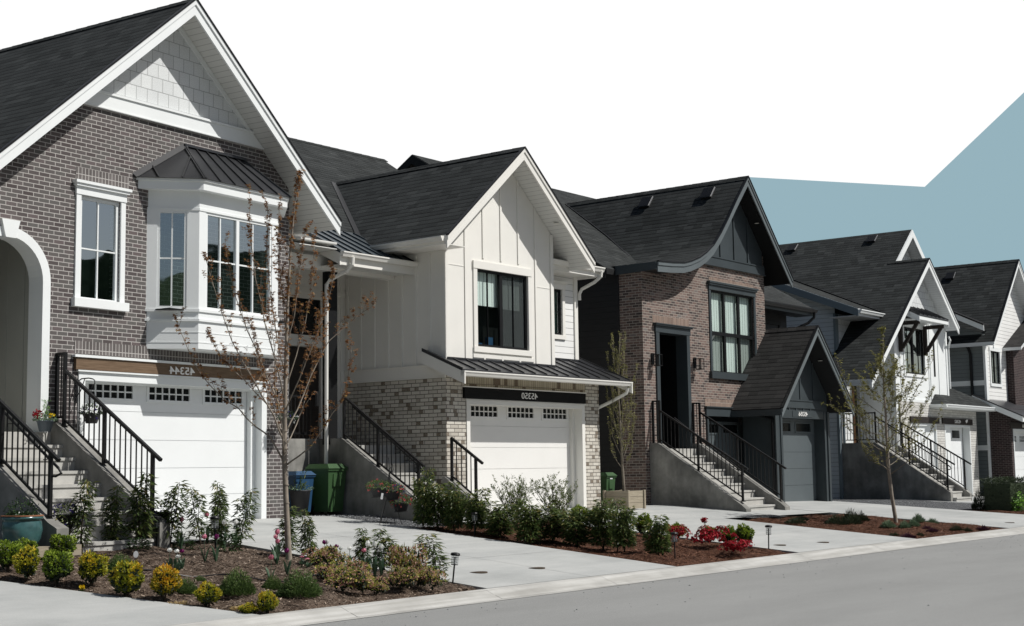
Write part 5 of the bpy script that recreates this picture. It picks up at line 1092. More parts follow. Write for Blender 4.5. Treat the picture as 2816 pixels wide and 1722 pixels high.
# ------------------------------------------------------------------ plants
def rv(r): 
    while True:
        p = Vector((r.uniform(-1, 1), r.uniform(-1, 1), r.uniform(-1, 1)))
        if .05 < p.length < 1: return p
def plant_parts(kind, seed, h, w):
    """returns [(part name, mesh, )] for one plant of height h and width w standing on the origin"""
    r = random.Random(seed); out = []
    if kind in ('box_green', 'box_gold', 'box_orange', 'box_ball'):
        st = MB(); zc, rz, rx = h*.58, h*.44, w*.5
        for k in range(4): a = r.uniform(0, 6.28); st.tube([(0, 0, -.04), (.02*math.cos(a), .02*math.sin(a), h*.2), (rx*.4*math.cos(a), rx*.4*math.sin(a), h*.5)], [.012, .009, .004], 5)
        out.append(('stem', st.mesh('stem', ['bark_dark'])))
        ph = [r.uniform(0, 6.28) for _ in range(6)]; m = MB(); off = [rv(r)*.5 for _ in range(9)]
        for k in range(1500):
            d = rv(r).normalized(); q = .80+.2*r.random()**.5
            lump = 1+.13*math.sin(d.x*5+ph[0])+.12*math.sin(d.y*6+ph[1])+.10*math.sin(d.z*7+ph[2])+.06*math.sin(d.x*13+d.y*11+ph[3])
            lump *= .90+.14*d.z if d.z > -.3 else .86+.45*(d.z+.3)
            p = Vector((d.x*rx, d.y*rx, d.z*rz))*lump*q+Vector((0, 0, zc))
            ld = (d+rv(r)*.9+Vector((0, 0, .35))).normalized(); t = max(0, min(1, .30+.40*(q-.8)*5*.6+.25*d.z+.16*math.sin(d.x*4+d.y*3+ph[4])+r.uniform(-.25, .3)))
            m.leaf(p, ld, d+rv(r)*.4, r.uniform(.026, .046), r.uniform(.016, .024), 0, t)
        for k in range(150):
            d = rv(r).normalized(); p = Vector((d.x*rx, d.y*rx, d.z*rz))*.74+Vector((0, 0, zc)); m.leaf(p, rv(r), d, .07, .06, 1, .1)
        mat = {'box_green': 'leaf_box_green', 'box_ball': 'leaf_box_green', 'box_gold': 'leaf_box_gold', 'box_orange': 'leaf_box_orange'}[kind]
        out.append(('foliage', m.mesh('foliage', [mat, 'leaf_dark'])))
    elif kind == 'laurel':
        st, m = MB(), MB(); ns = r.choice((2, 3, 3))
        for k in range(ns):
            a = r.uniform(0, 6.28); lean = w*r.uniform(.05, .34); hh = h*(1 if k == 0 else r.uniform(.55, .9)); pts = []
            for i in range(8):
                t = i/7; pts.append(Vector((math.cos(a)*lean*t**1.2+.02*math.sin(t*5+k), math.sin(a)*lean*t**1.2+.02*math.cos(t*4+k), hh*t*.97)))
            st.tube(pts, [.0085*(1-.75*i/7) for i in range(8)], 5)
            n = int(118*hh/.9)
            for i in range(n):
                t = .16+.84*(i/n); j = min(6, int(t*7)); f = t*7-j; p = pts[j].lerp(pts[min(7, j+1)], f)
                b = r.uniform(0, 6.28); dens = (.45+.55*math.sin(t*11+seed))*1.0
                rad = w*.42*(1-.45*t)*r.uniform(.1, 1)*(.6+.4*abs(math.sin(t*7+seed)))
                q = p+Vector((math.cos(b)*rad, math.sin(b)*rad, rad*.25+r.uniform(-.02, .02)))
                if r.random() < .3: st.tube([p, q], [.003, .0015], 4)
                d = Vector((math.cos(b), math.sin(b), r.uniform(-.95, .35)))
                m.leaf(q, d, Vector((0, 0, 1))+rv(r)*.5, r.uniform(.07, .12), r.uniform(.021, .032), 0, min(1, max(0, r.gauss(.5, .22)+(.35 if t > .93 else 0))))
                if r.random() < .9:
                    d2 = Vector((math.cos(b+1), math.sin(b+1), r.uniform(-.9, .3))); m.leaf(q, d2, Vector((0, 0, 1))+rv(r)*.5, r.uniform(.06, .10), r.uniform(.016, .026), 0, min(1, max(0, r.gauss(.42, .2))))
        out += [('stem', st.mesh('stem', ['bark_dark'])), ('foliage', m.mesh('foliage', ['leaf_laurel']))]
    elif kind == 'laurel_dense':
        st, m = MB(), MB()
        for k in range(5):
            a = 1.257*k+r.uniform(-.4, .4); lean = w*r.uniform(.12, .36); hh = h*(1 if k == 0 else r.uniform(.62, .92)); pts = [Vector((math.cos(a)*lean*(i/6)**.9, math.sin(a)*lean*(i/6)**.9, hh*i/6)) for i in range(7)]
            st.tube(pts, [.008*(1-.12*i) for i in range(7)], 5)
            for i in range(330):
                t = .1+.9*r.random()**.85; j = min(5, int(t*6)); p = pts[j].lerp(pts[j+1], t*6-j); b = r.uniform(0, 6.28); rad = w*.36*(1-.50*t)*r.random()**.5
                q = p+Vector((math.cos(b)*rad, math.sin(b)*rad, rad*.2)); d = Vector((math.cos(b), math.sin(b), r.uniform(-.9, .5)))
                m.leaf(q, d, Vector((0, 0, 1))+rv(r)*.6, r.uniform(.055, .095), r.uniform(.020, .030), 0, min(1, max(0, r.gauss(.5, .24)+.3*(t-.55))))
        out += [('stem', st.mesh('stem', ['bark_dark'])), ('foliage', m.mesh('foliage', ['leaf_laurel']))]
    elif kind == 'spirea':
        st, m = MB(), MB()
        for k in range(34):
            a = r.uniform(0, 6.28); lean = w*.5*r.random()**.6; hh = h*r.uniform(.72, 1)*(1-.12*(lean/w*2)**2)
            pts = [Vector((math.cos(a)*lean*(i/5)**1.3, math.sin(a)*lean*(i/5)**1.3, hh*(i/5))) for i in range(6)]
            st.tube(pts, [.006, .005, .004, .003, .002, .001], 4)
            for i in range(12):
                t = r.uniform(.35, 1); j = min(4, int(t*5)); p = pts[j].lerp(pts[j+1], t*5-j); b = r.uniform(0, 6.28); L = r.uniform(.05, .13)
                q = p+Vector((math.cos(b)*L*.7, math.sin(b)*L*.7, L*.8)); st.tube([p, q], [.002, .001], 3)
                for _ in range(8):
                    v = p.lerp(q, r.uniform(.2, 1.05)); m.leaf(v, rv(r)+Vector((0, 0, .5)), rv(r), r.uniform(.022, .038), r.uniform(.010, .016), 0, min(1, max(0, r.gauss(.5, .22))))
        out += [('stem', st.mesh('stem', ['bark_dark'])), ('foliage', m.mesh('foliage', ['leaf_spirea']))]
    elif kind in ('feather', 'lavender', 'heather', 'low_dark'):
        m = MB(); n = {'feather': 3200, 'lavender': 700, 'heather': 420, 'low_dark': 700}[kind]; mat = {'feather': 'leaf_feather', 'lavender': 'leaf_lavender', 'heather': 'leaf_heather', 'low_dark': 'leaf_dark'}[kind]
        for k in range(n):
            a = r.uniform(0, 6.28); q = r.random()**.6; L = r.uniform(.03, .06) if kind == 'feather' else r.uniform(.05, .10)
            env = (1-.75*q*q)*(.8+.2*math.sin(a*3+seed)); zz = h*env*r.uniform(.15, .95)
            p = Vector((math.cos(a)*w*.5*q, math.sin(a)*w*.5*q, max(0, zz-L*.5))); d = Vector((math.cos(a)*q*1.0, math.sin(a)*q*1.0, .8 if kind == 'feather' else 1.0))+rv(r)*(1.0 if kind == 'feather' else .55)
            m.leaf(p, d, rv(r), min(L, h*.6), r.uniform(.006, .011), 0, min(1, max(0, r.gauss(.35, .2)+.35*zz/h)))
        out.append(('foliage', m.mesh('foliage', [mat])))
    elif kind == 'pieris':
        m = MB(); f = MB(); lumps = [(Vector((r.uniform(-.35, .35)*w, r.uniform(-.35, .35)*w, r.uniform(.35, .72)*h)), r.uniform(.16, .26)) for _ in range(11)]
        for c, q in lumps:
            q *= w*1.0
            for k in range(150):
                d = rv(r).normalized(); d.z = abs(d.z)*.9-.15; p = c+d*q*r.uniform(.75, 1.05); p.z = max(.01, min(p.z, h*1.05))
                if r.random() < .50: m.leaf(p, d+rv(r)*.7, d, r.uniform(.03, .05), r.uniform(.012, .018), 0, min(1, max(0, r.gauss(.5, .28))))
                else:
                    for _ in range(2): m.leaf(p+rv(r)*.012, d+rv(r), rv(r), r.uniform(.014, .024), r.uniform(.012, .018), 1, r.random())
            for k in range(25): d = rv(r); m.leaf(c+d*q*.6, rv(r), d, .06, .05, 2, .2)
        out.append(('foliage', m.mesh('foliage', ['leaf_pieris', 'petal_pinkish', 'leaf_dark'])))
    elif kind in ('azalea', 'azalea_dark'):
        m, f = MB(), MB()
        lumps = [(Vector((r.uniform(-.32, .32)*w, r.uniform(-.32, .32)*w, r.uniform(.30, .70)*h)), r.uniform(.18, .27)*w) for _ in range(9)]
        for c, q in lumps:
            for k in range(70):
                d = rv(r).normalized(); d.z = abs(d.z)-.2; p = c+d*q*r.uniform(.6, 1.0); p.z = max(.01, p.z); m.leaf(p, d+rv(r), d, r.uniform(.025, .04), .014, 0, r.random())
                if r.random() < (.70 if kind == 'azalea' else .36):
                    b = c+d*q*r.uniform(.9, 1.12); b.z = max(.02, b.z)
                    for j in range(5):
                        aa = j*1.257+r.random(); e = d.orthogonal().normalized(); e.rotate(Quaternion(d.normalized(), aa)); f.leaf(b, e+d*.45, d, r.uniform(.022, .034), .024, 0, r.random())
        if kind == 'azalea':
            for k in range(3):
                p = Vector((r.uniform(-.12, .12)*w, r.uniform(-.1, .1)*w, h*r.uniform(.95, 1.12)))
                m.tube([p*.6, p], [.004, .003], 4, 0, .3)
                for _ in range(7):
                    b = p+rv(r)*.045
                    for j in range(5): f.leaf(b, rv(r), rv(r), .03, .026, 0, r.random())
        out += [('foliage', m.mesh('foliage', ['leaf_rust' if kind == 'azalea_dark' else 'leaf_broad'])), ('blossom', f.mesh('blossom', ['petal_red']))]
    elif kind == 'broad':
        m = MB()
        for k in range(130):
            a = r.uniform(0, 6.28); q = r.random()**.7; p = Vector((math.cos(a)*w*.45*q, math.sin(a)*w*.45*q, h*r.uniform(.1, .85)*(1-.4*q))); m.leaf(p, Vector((math.cos(a), math.sin(a), r.uniform(-.2, 1))), Vector((0, 0, 1))+rv(r)*.5, r.uniform(.06, .10), r.uniform(.03, .05), 0, r.random())
        out.append(('foliage', m.mesh('foliage', ['leaf_broad'])))
    elif kind == 'hydrangea':
        m = MB()
        for k in range(420):
            a = r.uniform(0, 6.28); q = r.random()**.5; p = Vector((math.cos(a)*w*.5*q, math.sin(a)*w*.5*q, h*r.uniform(.1, .95)*(1-.45*q*q))); m.leaf(p, Vector((math.cos(a), math.sin(a), r.uniform(-.5, .6))), Vector((0, 0, 1))+rv(r)*.6, r.uniform(.07, .11), r.uniform(.05, .07), 0, r.random())
        out.append(('foliage', m.mesh('foliage', ['leaf_bright'])))
    elif kind == 'yew':
        m = MB()
        m.box(-.44*w, .44*w, -.33, .33, .0, h*.86)
        for k in range(4600):
            p = Vector((r.uniform(-.5, .5)*w, r.uniform(-.5, .5)*.8, r.random()**.6*h)); e = max(abs(p.x)/w*2, abs(p.y)/.8*2, p.z/h)
            if e < .72 and r.random() < .75: continue
            p += rv(r)*.04; d = Vector((p.x*.6, p.y, .5))+rv(r)*.8
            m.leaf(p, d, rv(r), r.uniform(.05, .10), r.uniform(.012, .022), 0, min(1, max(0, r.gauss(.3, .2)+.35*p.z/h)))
        out.append(('foliage', m.mesh('foliage', ['leaf_dark'])))
    elif kind == 'dry':
        m = MB()
        for k in range(160): a = r.uniform(0, 6.28); q = r.random(); m.leaf((math.cos(a)*w*.5*q, math.sin(a)*w*.5*q, h*.4*r.random()), Vector((math.cos(a), math.sin(a), .8))+rv(r)*.5, rv(r), .05, .012, 0, r.random())
        out.append(('foliage', m.mesh('foliage', ['leaf_dry'])))
    return out
LIB = {}
def spot(u, v, hf): return W(u, v, hf(u, v)+.005)
def plant(kind, name, cat, u, v, h, w, hf, label, group, nvar=3):
    i = LIB.setdefault(kind, [])
    if len(i) < nvar:
        ref = {'box_green': (.36, .31), 'box_gold': (.38, .31), 'box_orange': (.36, .30), 'box_ball': (.34, .28), 'laurel': (.9, .34), 'laurel_dense': (.78, .42), 'spirea': (1.08, 1.0), 'feather': (.33, .42), 'lavender': (.21, .23), 'heather': (.13, .23), 'low_dark': (.27, .42), 'pieris': (.32, .58), 'azalea': (.45, .60), 'azalea_dark': (.40, .52), 'broad': (.34, .34), 'hydrangea': (.58, .62), 'yew': (.95, 1.4), 'dry': (.10, .2)}[kind]
        i.append((plant_parts(kind, len(i)*13+len(kind)*7+1, *ref), ref)); parts, ref = i[-1]
    else: parts, ref = random.choice(i)
    root = empty(name, spot(u, v, hf), random.uniform(0, 6.28), label, cat, group)
    root.scale = (w/ref[1], w/ref[1], h/ref[0])
    for pn, me in parts:
        o = bpy.data.objects.new(pn, me); C.objects.link(o); o.parent = root
    return root
ORD = ['first', 'second', 'third', 'fourth', 'fifth', 'sixth', 'seventh', 'eighth', 'ninth', 'tenth', 'eleventh', 'twelfth', 'thirteenth']
# clipped golden and green shrubs along the lower left of the first bed
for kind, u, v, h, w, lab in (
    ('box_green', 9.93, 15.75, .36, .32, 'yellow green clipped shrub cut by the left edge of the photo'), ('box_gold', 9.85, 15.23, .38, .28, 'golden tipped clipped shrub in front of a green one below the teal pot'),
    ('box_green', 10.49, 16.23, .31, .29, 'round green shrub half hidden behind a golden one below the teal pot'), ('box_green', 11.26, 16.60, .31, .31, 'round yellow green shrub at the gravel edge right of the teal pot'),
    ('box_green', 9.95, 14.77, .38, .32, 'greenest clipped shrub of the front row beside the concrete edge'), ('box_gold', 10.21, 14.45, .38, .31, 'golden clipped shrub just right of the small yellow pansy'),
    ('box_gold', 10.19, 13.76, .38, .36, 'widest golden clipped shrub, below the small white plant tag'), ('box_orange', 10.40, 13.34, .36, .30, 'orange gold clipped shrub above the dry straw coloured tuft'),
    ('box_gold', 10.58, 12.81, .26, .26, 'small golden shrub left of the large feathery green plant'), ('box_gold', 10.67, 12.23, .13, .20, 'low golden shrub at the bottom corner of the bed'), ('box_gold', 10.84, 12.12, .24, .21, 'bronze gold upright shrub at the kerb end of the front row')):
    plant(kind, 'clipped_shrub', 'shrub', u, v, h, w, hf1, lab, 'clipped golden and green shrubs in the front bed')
plant('dry', 'dry_tuft', 'plant', 10.39, 13.08, .09, .19, hf1, 'dry straw coloured tuft at the foot of the orange shrub', None)
plant('dry', 'dry_tuft', 'plant', 10.72, 12.48, .07, .14, hf1, 'small pale dry tuft left of the lowest golden shrub', None)
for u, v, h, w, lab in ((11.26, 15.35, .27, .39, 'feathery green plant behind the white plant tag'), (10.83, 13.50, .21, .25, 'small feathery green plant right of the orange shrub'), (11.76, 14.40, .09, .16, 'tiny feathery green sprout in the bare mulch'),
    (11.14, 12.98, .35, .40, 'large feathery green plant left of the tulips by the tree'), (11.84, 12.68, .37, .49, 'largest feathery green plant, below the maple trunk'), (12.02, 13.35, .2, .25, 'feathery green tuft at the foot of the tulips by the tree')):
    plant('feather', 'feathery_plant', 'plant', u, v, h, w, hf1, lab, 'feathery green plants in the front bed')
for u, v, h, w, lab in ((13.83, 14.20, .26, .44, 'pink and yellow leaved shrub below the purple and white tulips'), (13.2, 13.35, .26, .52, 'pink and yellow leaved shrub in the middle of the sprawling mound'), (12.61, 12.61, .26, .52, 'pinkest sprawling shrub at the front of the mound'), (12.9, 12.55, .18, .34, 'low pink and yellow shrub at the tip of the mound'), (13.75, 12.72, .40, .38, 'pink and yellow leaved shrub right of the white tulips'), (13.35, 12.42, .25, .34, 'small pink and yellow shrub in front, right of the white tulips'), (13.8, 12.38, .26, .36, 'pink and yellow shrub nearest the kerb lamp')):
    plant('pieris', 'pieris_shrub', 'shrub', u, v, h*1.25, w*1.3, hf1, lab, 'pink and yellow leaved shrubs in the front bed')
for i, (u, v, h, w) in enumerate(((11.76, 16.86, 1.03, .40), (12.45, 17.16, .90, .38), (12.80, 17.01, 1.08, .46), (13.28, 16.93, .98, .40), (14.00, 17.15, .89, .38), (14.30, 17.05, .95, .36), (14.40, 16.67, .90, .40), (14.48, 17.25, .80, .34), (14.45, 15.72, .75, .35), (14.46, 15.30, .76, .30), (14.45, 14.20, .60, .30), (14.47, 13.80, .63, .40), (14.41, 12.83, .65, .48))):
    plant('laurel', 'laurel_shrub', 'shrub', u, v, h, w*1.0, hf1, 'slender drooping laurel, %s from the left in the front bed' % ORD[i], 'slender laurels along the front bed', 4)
plant('broad', 'leafy_plant', 'plant', 12.38, 16.47, .24, .30, hf1, 'broad leaved green plant below the tallest laurel in the front bed', None); plant('broad', 'leafy_plant', 'plant', 13.59, 16.04, .38, .38, hf1, 'dark broad leaved plant right of the lamp in the front bed', None)
plant('broad', 'leafy_plant', 'plant', 13.5, 16.9, .25, .3, hf1, 'broad leaved plant at the foot of the laurel by the steps', None)
# tulips
def tulip_mesh(col, seed):
    r = random.Random(seed); out = []; st = MB(); st.tube([(0, 0, 0), (.01, .005, .15), (.012, .0, .30)], [.004, .004, .0035], 5, 0, .7); out.append(('stem', st.mesh('stem', ['leaf_tulip'])))
    lv = MB()
    for k in range(4):
        a = k*1.6+r.random(); d = Vector((math.cos(a), math.sin(a), 0)); pts = [d*.005, d*.03+Vector((0, 0, .09)), d*.06+Vector((0, 0, .17)), d*.10+Vector((0, 0, .21))]; ws = [.012, .024, .018, .002]; s_ = Vector((-d.y, d.x, 0))
        for i in range(3): lv.poly([pts[i]-s_*ws[i], pts[i]+s_*ws[i], pts[i+1]+s_*ws[i+1], pts[i+1]-s_*ws[i+1]], 0, [(0, 0)]*4, r.random())
    out.append(('leaf', lv.mesh('leaf', ['leaf_tulip'])))
    f = MB()
    for k in range(6):
        a = k*1.047+(.5 if k % 2 else 0); d = Vector((math.cos(a), math.sin(a), 0)); s_ = Vector((-d.y, d.x, 0)); pts = [(0.004, 0), (.026, .018), (.030, .042), (.018, .068)]; ws = [.006, .022, .022, .004]; q = 1-.06*(k % 2)
        for i in range(3):
            A, B = d*pts[i][0]*q+Vector((0, 0, pts[i][1])), d*pts[i+1][0]*q+Vector((0, 0, pts[i+1][1])); f.poly([A-s_*ws[i], A+s_*ws[i], B+s_*ws[i+1], B-s_*ws[i+1]], 0, [(0, 0)]*4, r.random())
    for i in range(len(f.v)): x, y, z = f.v[i]; f.v[i] = (x+.012, y, z+.295)
    out.append(('flower', f.mesh('flower', [col], True))); return out
TL = {c_: [tulip_mesh('petal_'+c_, i) for i in range(2)] for c_ in ('white', 'purple', 'pink')}
tulips = [('white', 11.95, 15.22, .27, 'leftmost of the three white tulips left of the maple'), ('white', 12.02, 15.20, .26, 'right hand one of the three white tulips left of the maple'), ('white', 11.98, 15.10, .22, 'lowest of the three white tulips left of the maple'), ('purple', 12.24, 15.35, .25, 'magenta tulip beside the three white tulips'),
    ('pink', 12.68, 15.42, .36, 'pink tulip at the foot of the lamp in the front bed'), ('purple', 12.75, 15.28, .35, 'purple tulip right of the lamp in the front bed'), ('pink', 13.37, 16.80, .46, 'rose tulip against the garage door by the first laurels'), ('pink', 14.10, 17.10, .46, 'tall pink tulip left of the lamp before the white door'),
    ('pink', 12.50, 13.92, .34, 'pale pink tulip left of the maple trunk'), ('purple', 12.98, 14.13, .33, 'deep purple tulip just left of the maple trunk'), ('pink', 13.56, 14.96, .42, 'topmost of the pink tulips left of the maple trunk'), ('pink', 13.60, 15.05, .36, 'lower of the pink tulips in the clump by the maple trunk'), ('pink', 13.42, 14.82, .33, 'short pink tulip in the clump by the maple trunk'), ('pink', 13.52, 14.42, .13, 'low open pink tulip right of the maple trunk'), ('pink', 13.42, 14.20, .12, 'low pink tulip right of the maple, above the pink shrubs'), ('pink', 13.62, 14.50, .15, 'small pink tulip behind the low ones right of the maple'),
    ('purple', 14.30, 14.80, .32, 'left purple tulip above the pink shrub mound'), ('white', 14.40, 14.85, .33, 'tall white tulip between two purple ones'), ('purple', 14.44, 14.72, .28, 'right purple tulip above the pink shrub mound'), ('white', 14.45, 14.62, .26, 'white tulip below the right purple one'), ('white', 14.48, 14.5, .27, 'rightmost white tulip above the pink shrub mound'),
    ('white', 13.70, 13.38, .46, 'pointed white tulip, left one of the clump by the lamp'), ('white', 13.78, 13.32, .44, 'middle white tulip of the clump between the pink shrubs'), ('white', 13.86, 13.28, .40, 'right white tulip of the clump between the pink shrubs'), ('pink', 14.10, 13.85, .28, 'single pink tulip beside the white tulip clump'),
    ('white', 13.95, 16.55, .42, 'white tulip against the dark leafy plant, left one'), ('white', 14.22, 16.6, .40, 'white tulip against the dark leafy plant, right one')]
for col, u, v, h, lab in tulips:
    root = empty('tulip', spot(u, v, hf1), random.uniform(0, 6.28), lab, 'tulip', 'tulips in the front bed'); k = h/.34; q = max(.8, min(1.25, k)); root.scale = (.92, .92, k)
    for pn, me in random.choice(TL[col]):
        o = bpy.data.objects.new(pn, me); C.objects.link(o); o.parent = root
# second bed
for i, (u, v, h, w) in enumerate(((19.30, 17.46, 1.04, .34), (19.45, 17.25, .79, .46), (19.5, 16.90, .86, .34), (19.55, 16.45, .75, .40), (19.62, 15.95, .63, .50), (19.50, 15.23, .77, .44), (19.91, 15.0, .62, .50), (19.92, 14.50, .64, .50), (20.04, 14.05, .82, .44), (19.86, 13.50, .84, .38), (19.95, 12.90, .65, .40))):
    plant('laurel_dense', 'laurel_shrub', 'shrub', u, v, h*1.03, w*1.2, hf2, 'bushy dark laurel, %s from the left in the second bed' % ORD[i], 'bushy laurels along the second bed')
plant('spirea', 'arching_shrub', 'shrub', 20.5, 16.3, 1.08, 1.0, hf2, 'airy pale green arching shrub, left of the two before the white garage door', 'airy arching shrubs before the white garage door'); plant('spirea', 'arching_shrub', 'shrub', 21.36, 15.98, 1.12, 1.12, hf2, 'airy pale green arching shrub, right of the two before the white garage door', 'airy arching shrubs before the white garage door')
for u, v, h, w, lab in ((20.3, 17.5, .40, .26, 'bright green ball shrub at the end of the concrete steps'), (22.87, 16.59, .37, .31, 'bright green ball shrub behind the bushy laurels by the brick pier'), (23.0, 16.3, .34, .28, 'bright green ball shrub at the left of the driveway edge row'), (22.64, 14.94, .38, .31, 'bright green ball shrub beside a lamp, left of the red azaleas'), (22.74, 14.3, .32, .25, 'bright green ball shrub half hidden left behind the red azaleas'), (22.9, 13.7, .28, .28, 'bright green ball shrub hidden behind the red azaleas'), (23.0, 13.35, .34, .28, 'bright green ball shrub right behind the large red azalea'), (22.85, 12.95, .38, .31, 'bright green ball shrub nearest the kerb, above the red azaleas')):
    plant('box_ball', 'ball_shrub', 'shrub', u, v, h, w, hf2, lab, 'bright green ball shrubs in the second bed')
plant('azalea_dark', 'azalea_shrub', 'azalea', 21.55, 13.55, .38, .55, hf2, 'bronze leaved red azalea with few flowers, left of the group', 'red azaleas'); plant('azalea', 'azalea_shrub', 'azalea', 21.8, 13.1, .46, .66, hf2, 'large bright red flowering azalea in the middle', 'red azaleas'); plant('azalea', 'azalea_shrub', 'azalea', 21.5, 12.36, .34, .55, hf2, 'low bright red azalea nearest the kerb', 'red azaleas')
# third bed
for u, v, h, w, lab in ((28.75, 15.0, .18, .45, 'low dark shrub at the left tip of the third bed'), (30.2, 15.6, .13, .32, 'tiny dark shrub at the back of the third bed'), (29.2, 14.25, .30, .45, 'dark spiky shrub left of the group by the young tree'), (30.32, 14.41, .28, .42, 'dark spiky shrub in the middle of the group by the young tree'), (31.3, 14.65, .28, .34, 'dark spiky shrub right of the group by the young tree'), (31.5, 15.0, .30, .34, 'dark spiky shrub behind, nearest the young tree'), (31.46, 12.45, .16, .25, 'dark green tuft right of the lavenders'), (31.84, 12.36, .13, .22, 'small dark tuft beside the rightmost heather'), (28.75, 12.72, .09, .20, 'tiny green tuft at the front of the third bed'), (29.2, 12.35, .10, .17, 'small green tuft between two heathers')):
    plant('low_dark', 'low_shrub', 'shrub', u, v, h, w, hf3, lab, 'low dark shrubs in the third bed')
for i, (u, v, h, w) in enumerate(((29.61, 13.23, .20, .26), (30.72, 13.34, .21, .21), (31.6, 13.50, .21, .22), (32.1, 13.60, .24, .23), (32.98, 13.64, .18, .26))): plant('lavender', 'lavender_plant', 'lavender', u, v, h, w, hf3, 'grey green lavender tuft, %s from the left by the young tree' % ORD[i], 'lavenders in the third bed')
for i, (u, v, h, w) in enumerate(((28.6, 12.36, .13, .26), (30.0, 12.4, .11, .21), (30.55, 12.75, .11, .18), (32.4, 12.2, .13, .25))): plant('heather', 'heather_plant', 'heather', u, v, h, w, hf3, 'small purplish heather, %s from the left at the kerb of the third bed' % ORD[i], 'heathers in the third bed')
o = plant('yew', 'yew_hedge', 'hedge', 41.1, 14.75, .95, 1.6, hf4, 'dark clipped yew hedge at the right edge, before the grey house', None); o.rotation_euler.z = SROT
plant('low_dark', 'low_shrub', 'shrub', 40.5, 15.3, .75, .42, hf4, 'narrow dark shrub at the left end of the yew hedge', None); plant('hydrangea', 'hydrangea_shrub', 'shrub', 40.75, 14.15, .60, .70, hf4, 'bright green broad leaved shrub in front of the yew hedge', None)
# ------------------------------------------------------------------ trees
def limb(st, pts, r0, r1, n=7):
    k = len(pts); st.tube(pts, [r0+(r1-r0)*(i/(k-1))**.8 for i in range(k)], n)
def curve(p0, p1, sag, r, n=8):
    p0, p1 = Vector(p0), Vector(p1); L = (p1-p0).length; j1, j2 = rv(r)*L*.05, rv(r)*L*.05
    out = []
    for i in range(n+1):
        t = i/n; p = p0.lerp(p1, t)+Vector((0, 0, -sag*L*math.sin(math.pi*t)))+j1*math.sin(2*math.pi*t)+j2*math.sin(math.pi*t); out.append(p)
    return out
def cluster(m, p, d, r, n, L, mi=0, bias=.4):
    for k in range(n):
        a = Vector((r.uniform(-1, 1), r.uniform(-1, 1), r.uniform(-.9, .45))); t = min(1, max(0, r.gauss(bias, .22)))
        q = p+a*L*.25; a.normalize()
        s_ = a.cross(Vector((0, 0, 1))+rv(r)*.4); s_ = s_.normalized() if s_.length > .01 else Vector((1, 0, 0)); nn = s_.cross(a); l = L*r.uniform(.65, 1.15)
        for ang, ll in ((-.75, .72), (0, 1), (.75, .72)):      # three pointed lobes
            dd = a*math.cos(ang)+s_*math.sin(ang); m.leaf(q, dd, nn, l*ll, l*.34, mi, t, .1)
def twigs(st, lf, pts, r, nt, tl, rad, leaf, t0=.2, upb=.7, ncl=3, nleaf=5, bias=.4):
    k = len(pts)-1
    for i in range(nt):
        t = t0+(1-t0)*(i+r.random())/nt; j = min(k-1, int(t*k)); p = pts[j].lerp(pts[j+1], t*k-j); ax = (pts[j+1]-pts[j]).normalized()
        d = (ax*.7+rv(r)*.75+Vector((0, 0, upb))).normalized(); L = tl*r.uniform(.45, 1.15)*(1.1-.5*t); q = p+d*L
        c = curve(p, q, -.08, r, 4); st.tube(c, [rad, rad*.8, rad*.6, rad*.45, rad*.3], 4)
        for m in range(ncl):
            f = .25+.75*(m+r.random())/ncl; jj = min(3, int(f*4)); v = c[jj].lerp(c[jj+1], f*4-jj)
            cluster(lf, v, d, r, nleaf, leaf, 0, bias)
        cluster(lf, q, d, r, nleaf, leaf, 0, bias)
def leafy_end(st, lf, pts, r, n, leaf, nleaf, t0=.3, bias=.4):
    k = len(pts)-1
    for i in range(n):
        t = t0+(1-t0)*(i+r.random())/n; j = min(k-1, int(t*k)); cluster(lf, pts[j].lerp(pts[j+1], t*k-j)+rv(r)*.02, Vector((0, 0, 1)), r, nleaf, leaf, 0, bias)
def view_frame(base):
    """right and away directions as seen by someone standing at the kerb opposite, for laying a crown out"""
    d = Vector((base.x-CAM.x, base.y-CAM.y, 0)).normalized(); return Vector((d.y, -d.x, 0)), d
# maple with rusty new leaves (limbs: height on trunk, end sideways, end depth, end height)
r = random.Random(21); base = spot(13.75, 14.92, hf1); rt, dp = view_frame(base)
tree = empty('maple_tree', base, 0, 'slender young maple with rusty new leaves in the front bed', 'tree')
def TP(x, d, z): return rt*x+dp*d+Vector((0, 0, z))
st, br, lf = MB(), MB(), MB()
tr = [TP(.0, 0, -.12), TP(-.01, 0, .0), TP(-.035, 0, .5), TP(-.06, 0, 1.0), TP(-.075, .0, 1.4), TP(-.07, .02, 2.1), TP(-.06, .02, 2.7), TP(-.045, .0, 3.4), TP(.0, .02, 4.3), TP(.06, .03, 5.0), TP(.11, .03, 5.45)]
st.tube(tr, [.055, .045, .039, .036, .035, .030, .026, .020, .013, .008, .004], 10)
for k in range(7): z = .3+.25*k; st.lathe([(.038, -.008), (.0405, 0), (.038, .008)], 10, tuple(TP(-.02-.03*z, 0, z)))
